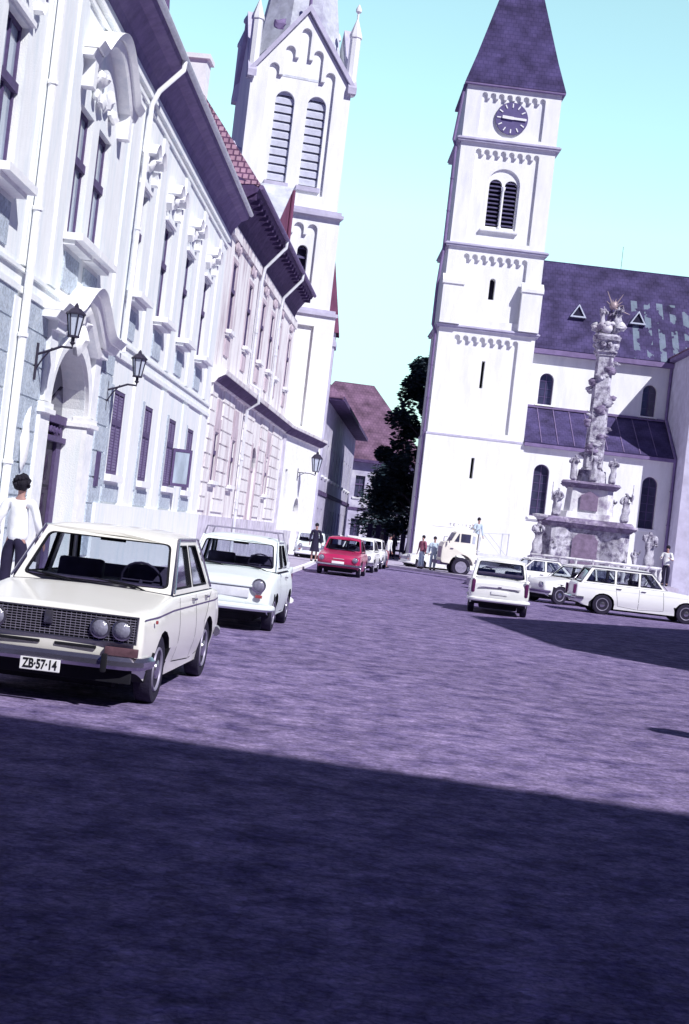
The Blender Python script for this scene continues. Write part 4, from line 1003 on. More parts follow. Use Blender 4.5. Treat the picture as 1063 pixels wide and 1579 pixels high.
    def wheels(s):
        P = s.P; r = P['r']; tr = P.get('track', P['W'] - .10); tw = .155
        for yc in (P['yf'], P['yr']):
            for sg in (-1, 1):
                mb = MB(); h = tw / 2
                mb.lathe([(r * .62, -h * .8), (r * .9, -h), (r * .97, -h * .9), (r, -h * .6), (r, h * .6), (r * .97, h * .9), (r * .9, h), (r * .62, h * .8)], 28, (0, 0, 0), 'x')
                wo = mb.build('wheel', 'rubber', s.t, (sg * tr, yc, r), smooth=40)
                mb = MB(); d = sg
                mb.lathe([(r * .66, d * h * .78), (r * .63, d * h * 1.0), (r * .57, d * h * .95), (r * .52, d * h * .45), (r * .36, d * h * .4), (r * .30, d * h * .62), (.02, d * h * .7)], 24, (0, 0, 0), 'x')
                ro = mb.build('rim', 'rim' if not P.get('capw') else P['capw'], wo, smooth=40)
                mb = MB(); mb.lathe([(r * .30, d * h * .62), (r * .27, d * h * .95), (r * .12, d * h * 1.1), (.01, d * h * 1.12)], 16, (0, 0, 0), 'x'); mb.build('hubcap', 'chrome', wo, smooth=40)
    def seats(s):
        P = s.P; bz = P['belt']
        y0 = P['wf'] + .85; y1 = min(P['wr'] - .35, y0 + .85)
        for sg in (-1, 1):
            mb = MB(); T = Matrix.Translation((sg * .34, y0, bz - .1)) @ Matrix.Rotation(R(-12), 4, 'X'); mb.box(-.22, .22, 0, .12, -.1, .30, 0, T)
            mb.build('front_seat', 'seat', s.t, bevel=.04, smooth=40)
        mb = MB(); T = Matrix.Translation((0, y1, bz - .1)) @ Matrix.Rotation(R(-14), 4, 'X'); mb.box(-.58, .58, 0, .12, -.1, .24, 0, T); mb.build('rear_seat', 'seat', s.t, bevel=.04, smooth=40)
        mb = MB(); mb.box(-P['wb'] * .9, P['wb'] * .9, P['wf'] + .14, P['wf'] + .42, bz - .1, bz + .035); mb.build('dashboard', 'seat', s.t, bevel=.03, smooth=40)
        mb = MB(); c = V((-P.get('drv', 1) * -.34, P['wf'] + .5, bz + .05)); ring = []
        for i in range(21):
            a = 2 * pi * i / 20; ring.append(c + V((.19 * cos(a), -.07 * sin(a), .17 * sin(a))))
        mb.tube(ring, .012, 6); mb.tube([c + V((-.18, 0, 0)), c, c + V((.18, 0, 0))], .01, 5); mb.tube([c, c + V((0, -.2, -.15))], .02, 5); mb.build('steering_wheel', 'seat', s.t)
        if s.detail > 0:
            mb = MB(); y = P['rf'] + .14; mb.box(-.12, .12, y, y + .02, P['zr'] - .09, P['zr'] - .03); mb.tube([(0, y, P['zr'] - .05), (0, y - .05, P['zr'])], .008, 5); mb.build('rear_view_mirror', 'black', s.t)
    # detail helpers ----------------------------------------------------
    def surf(s, y, z, off=0.): return s.warp(V((s.P['W'], y, z))).x + off
    def seam(s, path, parent=None, wd=.005, name='door_seam', m='black', off=.0015, sides=(-1, 1)):
        for sg in sides:
            mb = MB(); P_ = []
            for (y0, z0), (y1, z1) in zip(path[:-1], path[1:]):
                n = max(1, int(math.hypot(y1 - y0, z1 - z0) / .08))
                P_ += [(y0 + (y1 - y0) * i / n, z0 + (z1 - z0) * i / n) for i in range(n)]
            P_.append(path[-1])
            vs = []
            for i, p in enumerate(P_):
                a, b = P_[max(0, i - 1)], P_[min(len(P_) - 1, i + 1)]; d = V((b[0] - a[0], b[1] - a[1])).normalized(); n_ = V((-d.y, d.x)) * wd
                for k in (-1, 1):
                    y, z = p[0] + n_.x * k, p[1] + n_.y * k; q = s.warp(V((s.P['W'], y, z))); vs.append((sg * (q.x + off), q.y, q.z))
            mb.add(vs, [(2 * i, 2 * i + 1, 2 * i + 3, 2 * i + 2) for i in range(len(P_) - 1)]); mb.build(name, m, parent or s.t)
    def handle(s, y, z):
        for sg in (-1, 1):
            x = s.surf(y, z); mb = MB(); mb.box(sg * x - .015, sg * x + .03 * sg + .0 if sg > 0 else sg * x + .015, y - .07, y + .07, z - .012, z + .012) if sg > 0 else mb.box(-x - .03, -x + .015, y - .07, y + .07, z - .012, z + .012)
            mb.build('door_handle', 'chrome', s.t, bevel=.006)
    def wipers(s, n=2):
        P = s.P; bz = P['belt'] - .025; 
        for i in range(n):
            x = -.5 + i * .62 if n == 2 else 0
            mb = MB()
            def pt(x, h): 
                w_ = P['wb'] + (P['wt'] - P['wb']) * h; t = x / w_; y = P['wf'] + (P['rf'] - P['wf']) * h + .10 * abs(t) ** 2.2
                return V((x, y - .02, bz + (P['zr'] - bz) * h))
            mb.tube([pt(x + .42, -.02), pt(x + .25, .1), pt(x + .02, .14)], .008, 5); mb.tube([pt(x + .3, .06), pt(x - .12, .16)], .006, 4); mb.build('wiper', 'black', s.t)
    def bumper(s, z, hgt, front=True, m='chrome', wrap=.3, proud=.07, over=0., name='bumper', overriders=None, dz=.0):
        P = s.P; Ln = P['L']; W = P['W'] + over; path = []
        for i in range(17):
            t = -1 + 2 * i / 16
            y = (P.get('bow', .07) * 1.0) * abs(t) ** 2.5 - proud + .06 * smooth(.85, 1, abs(t))
            path.append((t * W * .955, y))
        path = [(-W * 1.0, wrap)] + path + [(W * 1.0, wrap)]
        vs = []; sec = [(0.03, -hgt / 2), (-.0, -hgt / 2), (-.03, -hgt * .2), (-.03, hgt * .2), (0, hgt / 2), (.03, hgt / 2)]
        n = len(sec)
        for i, (x, y) in enumerate(path):
            a, b = path[max(0, i - 1)], path[min(len(path) - 1, i + 1)]; d = V((b[0] - a[0], b[1] - a[1])).normalized(); nn = V((-d.y, d.x))
            for (o_, zz) in sec:
                px, py = x + nn.x * o_, y + nn.y * o_
                vs.append((px, py if front else Ln - py, z + zz))
        fs = [(i * n + k, i * n + (k + 1) % n, (i + 1) * n + (k + 1) % n, (i + 1) * n + k) for i in range(len(path) - 1) for k in range(n)] + [tuple(range(n)), tuple(range((len(path) - 1) * n, len(path) * n))]
        mb = MB(); mb.add(vs, fs); bo = mb.build(name, m, s.t, smooth=40)
        for x in overriders or []:
            mb = MB(); y = -proud - .035; y = y if front else Ln - y
            mb.box(x - .022, x + .022, y - .03, y + .03, z - hgt * .75, z + hgt * .75); mb.build('overrider', 'black', bo, bevel=.015, smooth=40)
        return bo
    def lamp(s, x, z, r, y=None, front=True, name='headlight', lens='lens', ring='chrome', dep=.03, sx_=1., sz=1.):
        P = s.P; y = y if y is not None else 0; d = -1 if front else 1
        for sg in ((-1, 1) if x else (1,)):
            yy = y if front else P['L'] - y
            mb = MB(); mb.lathe([(r * .98, -.05 * d), (r * 1.1, d * dep * .5), (r * 1.1, d * dep), (r * .92, d * (dep + .006))], 24, (0, 0, 0), 'y')
            o = mb.build(name, ring, s.t, (sg * x, yy, z), smooth=40)
            mb = MB(); mb.lathe([(r * .97, d * (dep - .01)), (r * .8, d * (dep + .012)), (r * .4, d * (dep + .024)), (.005, d * (dep + .028))], 20, (0, 0, 0), 'y'); mb.build('lens', lens, o, smooth=60)
            o.scale = (sx_, 1, sz)
    def boxpart(s, name, m, x0, x1, y0, y1, z0, z1, mirror=True, bevel=.008, parent=None):
        out = []
        for sg in ((1, -1) if mirror else (1,)):
            mb = MB(); mb.box(min(sg * x0, sg * x1), max(sg * x0, sg * x1), y0, y1, z0, z1); out.append(mb.build(name, m, parent or s.t, bevel=bevel, smooth=40))
        return out[0]
    def plate(s, text, z, front=True, proud=.11, w_=.5, h_=.115, x=0.):
        P = s.P; y = -proud if front else P['L'] + proud; d = -1 if front else 1
        mb = MB(); mb.box(-w_ / 2, w_ / 2, -.006, .006, -h_ / 2, h_ / 2); o = mb.build('number_plate', 'whitepaint', s.t, (x, y, z), bevel=.005)
        if text:
            c = bpy.data.curves.new('lettering', 'FONT'); c.body = text; c.size = h_ * 1.02; c.align_x = 'CENTER'; c.align_y = 'CENTER'; c.extrude = .001; c.offset = .0028
            to = bpy.data.objects.new('lettering', c); col.objects.link(to); bpy.context.view_layer.update()
            me = bpy.data.meshes.new_from_object(to.evaluated_get(bpy.context.evaluated_depsgraph_get())); bpy.data.objects.remove(to)
            me.materials.clear(); me.materials.append(M['black']); xs = [v.co.x for v in me.vertices]; sc = w_ * .86 / (max(xs) - min(xs))
            lo = bpy.data.objects.new('lettering', me); col.objects.link(lo); lo.parent = o; lo.rotation_euler = (pi / 2, 0, 0 if front else pi); lo.location = (0, d * .009, 0); lo.scale = (sc, 1.02, 1)
        return o

# cream four headlamp saloon in front -----------------------------------
LADA = dict(L=4.1, W=.805, r=.29, yf=.74, yr=3.164, belt=.915, wb=.735, wt=.615, wf=1.28, rf=1.80, rr=2.98, wr=3.48, zr=1.385, rc=.06, side=[(1.3, 2.33), (2.40, 3.4)], sill=.2, bow=.05, tumble=.045, crown=.03, cpil=.12,
    top=[(.10, .30), (.03, .36), (.0, .50), (.015, .77), (.07, .80), (.6, .85), (1.26, .915), (3.5, .915), (3.7, .905), (4.04, .885), (4.09, .84), (4.10, .5), (4.05, .32), (3.9, .24)])
lda = Car('parked_car', 'cream four headlamp saloon parked closest at the left, cut by the frame', (-2.25, 11.45), R(-3.7), LADA, 'cream')
t = lda.t
mb = MB()
mb.plate(rect(-.725, .725, .54, .765), [rect(-.71, .71, .552, .753)], -.02, .01); go = mb.build('grille_surround', 'chrome', t)
mb = MB(); mb.box(-.715, .715, -.004, .005, .545, .755); gb = mb.build('grille', 'black', t)
mb = MB()
for i in range(9): mb.box(-.71, .71, -.016, -.006, .568 + i * .0205, .5725 + i * .0205)
for i in range(36): mb.box(-.71 + i * .0402, -.708 + i * .0402, -.0155, -.0065, .55, .75)
mb.build('grille_bars', 'rim', gb)
lda.lamp(.425, .65, .077, y=-.02, dep=.02); lda.lamp(.605, .65, .077, y=-.02, dep=.02)
lda.boxpart('badge', 'chrome', -.035, .035, -.045, -.01, .64, .745, False)
lda.boxpart('indicator', 'indic', .475, .745, -.02, .02, .44, .51)
lda.boxpart('air_slot', 'black', .06, .40, -.006, .02, .475, .50)
lda.bumper(.385, .10, True, 'chrome', overriders=[-.5, .5])
lda.bumper(.42, .10, False, 'chrome', overriders=[-.5, .5])
lda.boxpart('front_apron', 'black', -.7, .7, .02, .06, .22, .34, False)
lda.plate('ZB·57·14', .315, proud=.13, w_=.325, h_=.10)
lda.seam([(.06, .765), (1.2, .80), (2.4, .80), (4.0, .80)], name='side_trim', m='frame', wd=.007, off=.004)
lda.seam([(1.5, .9), (1.46, .5), (1.42, .3), (2.36, .25), (2.36, .9)]); lda.seam([(2.4, .25), (3.0, .3), (2.84, .6), (3.3, .9)])
lda.handle(2.2, .83); lda.handle(2.95, .83); lda.wipers()
lda.seam([(.28, .80)] + [(.28, .79)], sides=(1,)) if False else None
lda.boxpart('side_lamp', 'amber', .795, .815, .33, .36, .70, .73)
lda.boxpart('tail_light', 'taillight', .45, .74, 4.06, 4.11, .55, .72)
mb = MB(); mb.lathe([(.05, -.04), (.07, 0), (.02, .01)], 12, (0, 0, 0), 'y'); mb.build('exhaust_end', 'chrome', t, (.62, 4.18, .36))

# small pale two stroke car with roof rack -----------------------------
TRAB = dict(L=3.52, W=.75, r=.275, yf=.70, yr=2.72, belt=.90, wb=.665, wt=.575, wf=1.03, rf=1.42, rr=2.62, wr=3.02, zr=1.335, rc=.07, side=[(1.2, 2.05), (2.12, 2.95)], sill=.22, bow=.11, tumble=.06, crown=.05, bev=.075, chromerail=0, cpil=.1,
    top=[(.16, .28), (.06, .33), (.02, .42), (.03, .62), (.10, .74), (.30, .80), (.7, .85), (1.0, .90), (3.05, .90), (3.2, .88), (3.42, .84), (3.50, .76), (3.52, .45), (3.46, .32), (3.3, .26)])
def trab_details(c, rack=False, rear=False, text=None):
    c.lamp(.535, .685, .098, y=.065, dep=.04); c.boxpart('indicator', 'amber', .50, .60, .02, .06, .505, .55)
    c.bumper(.36, .09, True, 'palegreen' if rack else 'carwhite', proud=.05); c.bumper(.36, .09, False, 'carwhite', proud=.06)
    c.boxpart('grille', 'zinc' if rack else 'rim', -.40, .40, .02, .05, .50, .645, False); c.boxpart('bonnet_lip', c.paint, -.44, .44, -.0, .08, .655, .69, False, bevel=.015)
    c.seam([(1.28, .88), (1.2, .5), (1.2, .27), (2.12, .25), (2.2, .88)]); c.handle(2.05, .78); c.wipers()
    for sg in (-1, 1):
        mb = MB(); mb.box(-.012, .03, -.05, .05, -.05, .05) ; mb.tube([(0, 0, 0), (-.08 * sg, .02, -.06)], .01, 5); mb.build('wing_mirror', 'zinc', c.t, (sg * .80, 1.3, 1.0), bevel=.01)
    # tall tail lamps on fins
    for sg in (-1, 1):
        mb = MB(); mb.lathe([(.04, -.15), (.05, -.13), (.05, .13), (.04, .16)], 10); o = mb.build('tail_light', 'taillight', c.t, (sg * .645, 3.45, .66), smooth=40)
        mb = MB(); mb.prism([(2.9, .86), (3.46, .92), (3.50, .84), (3.4, .80), (2.9, .80)], -.035, .035, lambda p, t: (t, p[0], p[1])); mb.build('fin', c.paint, c.t, (sg * .655, 0, 0), bevel=.02, smooth=40)
    mb = MB(); mb.box(-.5, .5, 3.505, 3.535, .66, .672); mb.box(-.04, .04, 3.51, 3.55, .68, .70); mb.build('boot_trim', 'tin', c.t)
    c.boxpart('number_plate', 'whitepaint', -.2, .2, 3.52, 3.54, .50, .59, False)
tr1 = Car('parked_car', 'small pale rounded car with roof rack parked behind the cream saloon', (-1.66, 20.95), R(-3.5), TRAB, 'palegreen')
trab_details(tr1, True)
mb = MB()
for sg in (-1, 1):
    mb.tube([(sg * .5, 1.5, 1.47), (sg * .5, 2.5, 1.47)], .013, 6)
for y in (1.55, 1.8, 2.05, 2.3, 2.5): mb.tube([(-.56, y, 1.475), (.56, y, 1.475)], .012, 6)
for y in (1.6, 2.4):
    for sg in (-1, 1): mb.tube([(sg * .6, y, 1.33), (sg * .56, y, 1.475)], .013, 6)
mb.build('roof_rack', 'rim', tr1.t)
mb = MB(); mb.blob((-.72, 3.62, .28), .09, (1, .7, .8), .2); 
tr2 = Car('driving_car', 'small white car with tall tail lamps driving away across the square', (4.28, 38.25), R(180 - 5), TRAB, 'carwhite')
trab_details(tr2)

# raspberry red saloon --------------------------------------------------
SK = dict(L=4.1, W=.80, r=.30, yf=.72, yr=3.12, belt=.90, wb=.70, wt=.585, wf=1.2, rf=1.68, rr=2.85, wr=3.3, zr=1.335, rc=.07, side=[(1.3, 2.2), (2.27, 3.2)], sill=.2, bow=.09, tumble=.05, crown=.05, bev=.06,
    top=[(.14, .28), (.05, .34), (.0, .45), (.02, .66), (.1, .76), (.5, .82), (1.18, .90), (3.34, .90), (3.8, .84), (4.06, .74), (4.1, .48), (4.05, .32), (3.9, .25)])
def sk_details(c, bum='chrome'):
    c.lamp(.60, .61, .09, y=.03, dep=.03); c.bumper(.40, .08, True, bum); c.bumper(.42, .08, False, bum); c.boxpart('number_plate', 'whitepaint', -.22, .22, -.12, -.10, .43, .52, False)
    c.seam([(1.4, .88), (1.35, .3), (2.2, .27), (2.24, .88)]); c.handle(2.1, .78); c.wipers(); c.boxpart('tail_light', 'taillight', .5, .72, 4.05, 4.11, .52, .64)
    c.boxpart('nose_trim', 'zinc', -.2, .2, -.005, .01, .60, .615, False)
red = Car('parked_car', 'raspberry red saloon facing the camera in the middle of the street', (-.02, 50.5), R(-5), SK, 'red'); sk_details(red)
w1 = Car('parked_car', 'white saloon just behind the raspberry red car', (.62, 58.6), R(-6), SK, 'carwhite', detail=1); sk_details(w1)
w2 = Car('parked_car', 'white estate car, second behind the raspberry red car', (1.18, 66.4), R(-6), SK, 'carwhite', detail=1); sk_details(w2)
w3 = Car('parked_car', 'pale car by the pavement, half hidden left of the raspberry red one', (-1.35, 67.), R(3), TRAB, 'palegreen', detail=1); trab_details(w3)

# white estate side on ---------------------------------------------------
WAG = dict(L=4.25, W=.82, r=.30, yf=.80, yr=3.36, belt=.93, wb=.73, wt=.60, wf=1.38, rf=1.82, rr=3.84, wr=4.14, zr=1.41, rc=.06, side=[(1.45, 2.25), (2.31, 2.98), (3.04, 4.1)], sill=.2, bow=.07, tumble=.05, crown=.03, cpil=.10,
    top=[(.12, .28), (.04, .34), (.0, .48), (.02, .74), (.08, .80), (.7, .87), (1.36, .93), (4.16, .93), (4.22, .88), (4.25, .48), (4.2, .32), (4.05, .25)])
wg = Car('parked_car', 'long white estate car parked broadside before the stone monument', (11.42, 43.2 + .8), R(90 + .5), WAG, 'carwhite')
sk = wg; sk.bumper(.42, .09, True); sk.bumper(.44, .09, False); sk.lamp(.62, .64, .09, y=0, dep=.03); sk.seam([(1.55, .9), (1.5, .3), (2.28, .25), (2.28, .9)]); sk.seam([(2.3, .25), (2.9, .3), (3.0, .9)]); sk.handle(2.15, .82); sk.handle(2.9, .82)
sk.boxpart('tail_light', 'taillight', .62, .76, 4.2, 4.27, .55, .82); sk.seam([(.1, .78), (4.15, .78)], name='side_trim', m='zinc', wd=.006, off=.003)
# white saloons behind it --------------------------------------------------
w4 = Car('parked_car', 'white saloon angled behind the tail of the estate car, bonnet to the left', (6.4, 47.6), R(-62), SK, 'carwhite', detail=1); sk_details(w4, 'frame')
w5 = Car('parked_car', 'white saloon in the second row left of the monument', (5.3, 53.8), R(-80), LADA, 'carwhite', detail=1); w5.bumper(.385, .09); w5.bumper(.42, .09, False); w5.lamp(.5, .65, .09, y=-.01); w5.handle(2.2, .83)
w6 = Car('parked_car', 'small white rounded car at the corner foot of the clock tower', (3.35, 75.2), R(-70), TRAB, 'carwhite', detail=1); trab_details(w6)

# flatbed truck -----------------------------------------------------------
tk = thing('flatbed_truck', 'cream flatbed truck with square cab and crane frame facing left', 'truck', (4.95, 71.4, 0), R(-86))
def tkf(p, t): return (t, p[0], p[1])
mb = MB(); cw_ = .85
pr = [(.05, .62), (.0, .75), (.02, 1.45), (.10, 1.62), (.42, 1.72), (.62, 2.16), (.75, 2.22), (1.62, 2.22), (1.70, 2.15), (1.70, .85)] + [(1.02 + .60 * cos(a), .50 + .60 * sin(a)) for a in [pi * .05 + (pi * .9) * i / 10 for i in range(11)]]
mb.prism(pr, -cw_, cw_, tkf); mb.build('cab', 'truckcream', tk, bevel=.035, smooth=40)
for sg in (-1, 1):
    mb = MB(); mb.plate([(.56, 1.70), (.76, 2.10), (.80, 2.12), (.80, 1.70)], [], sg * (cw_ + .004), sg * (cw_ + .012), tkf); mb.build('quarter_window', 'winglass', tk)
    mb = MB(); mb.plate([(.88, 1.70), (.88, 2.12), (1.36, 2.12), (1.36, 1.70)], [], sg * (cw_ + .004), sg * (cw_ + .012), tkf); mb.build('door_window', 'winglass', tk)
    mb = MB(); mb.plate([(1.46, 1.68), (1.46, 2.06), (1.60, 2.06), (1.60, 1.68)], [], sg * (cw_ + .004), sg * (cw_ + .012), tkf); mb.build('rear_quarter_window', 'milk', tk)
    mb = MB(); mb.box(sg * .87 - .02, sg * .87 + .02, .40, .55, 1.33, 1.37); mb.build('door_handle', 'frame', tk)
    mb = MB(); mb.tube([(sg * .86, .45, 1.9), (sg * 1.0, .3, 1.9), (sg * 1.0, .3, 1.6)], .015, 5); mb.box(sg * 1.0 - .05, sg * 1.0 + .05, .28, .3, 1.6, 1.85); mb.build('wing_mirror', 'frame', tk)
mb = MB(); mb.add([(-.72, .415, 1.74), (.72, .415, 1.74), (.72, .595, 2.13), (-.72, .595, 2.13)], [(0, 1, 2, 3)]); mb.build('windscreen', 'winglass', tk)
mb = MB(); mb.box(-.5, .5, -.02, .01, .85, 1.4); mb.build('grille', 'marble', tk)
mb = MB(); mb.box(-.95, .95, -.2, -.04, .52, .70); mb.box(-.5, -.4, -.1, .4, .5, .62); mb.box(.4, .5, -.1, .4, .5, .62); mb.build('bumper', 'frame', tk)
for yc in (1.02, 3.3):
    for sg in (-1, 1):
        mb = MB(); r = .47; h = .13; mb.lathe([(r * .6, -h * .2), (r * .68, -h), (r * .93, -h), (r, -h * .6), (r, h * .6), (r * .93, h), (r * .68, h), (r * .6, h * .2)], 24, (0, 0, 0), 'x'); wo = mb.build('wheel', 'rubber', tk, (sg * .78, yc, r), smooth=40)
        mb = MB(); mb.lathe([(r * .62, sg * h * .9), (r * .5, sg * h * .3), (r * .25, sg * h * .4), (r * .2, sg * h * .9), (.01, sg * h)], 18, (0, 0, 0), 'x'); mb.build('rim', 'rim', wo, smooth=40)
mb = MB(); mb.box(-.9, .9, 1.8, 4.3, 1.15, 1.28); mb.box(-.35, .35, .9, 4.2, .7, .9); mb.build('flatbed', 'zinc', tk)
mb = MB()
for sg in (-1, 1):
    mb.tube([(sg * .85, 1.78, 1.2), (sg * .85, 1.78, 2.45)], .05, 6); mb.tube([(sg * .85, 2.25, 2.3), (sg * .85, 3.25, 2.38)], .02, 5); mb.tube([(sg * .85, 2.2, 2.3), (sg * .85, 3.2, 1.3)], .02, 5); mb.tube([(sg * .85, 3.25, 2.4), (sg * .85, 3.25, 1.3)], .04, 6)
mb.tube([(-.85, 1.78, 2.4), (.85, 1.78, 2.4)], .04, 6)
mb.build('crane_frame', 'zinc', tk)
mb = MB(); mb.tube([(0, -.5, 2.38), (0, 1.75, 2.42)], .035, 6); mb.box(-.03, .03, .25, 1.55, 2.44, 2.62); sb = mb.build('sign_board', 'whitepaint', tk)
mb = MB(); 
x0 = .35
for i, ch_ in enumerate('TE  TZ'):
    y = 1.45 - (5 - i) * .2 if False else .34 + i * .2
    if ch_ == ' ': mb.box(.031, .034, y + .04, y + .07, 2.55, 2.58); continue
    z0, z1 = 2.47, 2.59
    segs = {'T': [((0, 1), (1, 1)), ((.5, 0), (.5, 1))], 'E': [((0, 0), (0, 1)), ((0, 0), (1, 0)), ((0, .5), (.8, .5)), ((0, 1), (1, 1))], 'Z': [((0, 1), (1, 1)), ((0, 0), (1, 0)), ((0, 0), (1, 1))]}[ch_]
    for (a0, b0), (a1, b1_) in segs: mb.tube([(.032, y + a0 * .09, z0 + b0 * .12), (.032, y + a1 * .09, z0 + b1_ * .12)], .009, 4)
mb.build('lettering', 'frame', sb)
for o in [q for q in tk.children if q.name.startswith('sign')]: pass
#CARS_END
#PEOPLE_BEGIN
# ------------------------------------------------------------------ figures
def skin(name, nodes, edges, m, parent=None, sub=2, disp=0., seed=0, loc=None):
    """one continuous surface grown over a skeleton; nodes: name -> ((x,y,z), r or (rx,ry))"""
    ks = list(nodes); idx = {k: i for i, k in enumerate(ks)}
    me = bpy.data.meshes.new(name); me.from_pydata([nodes[k][0] for k in ks], [(idx[a], idx[b]) for a, b in edges], [])
    o = bpy.data.objects.new(name, me); col.objects.link(o)
    md = o.modifiers.new('s', 'SKIN'); md.use_smooth_shade = True; md.branch_smoothing = .6
    for i, k in enumerate(ks):
        r = nodes[k][1]; r = r if isinstance(r, tuple) else (r, r)
        me.skin_vertices[0].data[i].radius = r; me.skin_vertices[0].data[i].use_root = (i == 0)
    sb = o.modifiers.new('u', 'SUBSURF'); sb.levels = sub
    bpy.context.view_layer.update()
    me2 = bpy.data.meshes.new_from_object(o.evaluated_get(bpy.context.evaluated_depsgraph_get()))
    bpy.data.objects.remove(o); bpy.data.meshes.remove(me)
    if disp:
        for v in me2.vertices:
            c = v.co; n = noise.noise(V((c.x * 9 + seed, c.y * 9, c.z * 3.2 + seed * 2))); v.co += v.normal * n * disp
    for p in me2.polygons: p.use_smooth = True
    me2.materials.clear(); me2.materials.append(M[m]); me2.name = name
    o = bpy.data.objects.new(name, me2); col.objects.link(o)
    if parent: o.parent = parent
    if loc: o.location = loc
    return o
def pose(h=1.72, lean=0., arms=None, legs=None, head=(0, 0)):
    """joint table; arms = ((elbow, wrist) left, right) offsets from the shoulder; legs = ((knee, ankle) ...) absolute x,y,z; facing -Y"""
    k = h / 1.75
    A = arms or (((-.07, .02, -.29), (-.09, -.06, -.54)), ((.07, .02, -.29), (.09, -.06, -.54)))
    Lg = legs or (((-.10, -.01, .50), (-.10, .02, .09)), ((.10, -.01, .50), (.10, .02, .09)))
    J = dict(pelvis=(0, 0, .95), waist=(0, .0, 1.07), chest=(0, lean * .5, 1.28), neck0=(0, lean, 1.44), neck=(0, lean, 1.50), jaw=(head[0] * .5, lean - .025 + head[1] * .5, 1.56), skull=(head[0], lean - .005 + head[1], 1.655))
    for i, s in enumerate(('l', 'r')):
        sg = -1 if i == 0 else 1
        sh = V((sg * .185, lean, 1.40)); e = sh + V(A[i][0]); w_ = sh + V(A[i][1]); d = (w_ - e).normalized()
        J['sh' + s] = tuple(sh); J['el' + s] = tuple(e); J['wr' + s] = tuple(w_); J['pa' + s] = tuple(w_ + d * .07)
        J['hip' + s] = (sg * .095, 0, .90); J['kn' + s] = Lg[i][0]; J['an' + s] = Lg[i][1]; a = Lg[i][1]; J['to' + s] = (a[0] + sg * .02, a[1] - .15, a[2] - .05)
        side = d.cross(V((0, 1, 0))).normalized() if abs(d.y) < .9 else V((1, 0, 0)); nrm = d.cross(side)
        for q in range(4):
            b = V(J['pa' + s]) + nrm * (-.03 + .02 * q) + d * .01
            J['f%d%s' % (q, s)] = tuple(b + d * (.035 - .004 * abs(q - 1.4)) - side * .004 * sg); J['g%d%s' % (q, s)] = tuple(b + d * (.072 - .008 * abs(q - 1.4)) + side * .016)
        J['t0' + s] = tuple(w_ + d * .03 - nrm * .035); J['t1' + s] = tuple(w_ + d * .065 - nrm * .052)
    return {a: tuple(c * k for c in b) for a, b in J.items()}, k
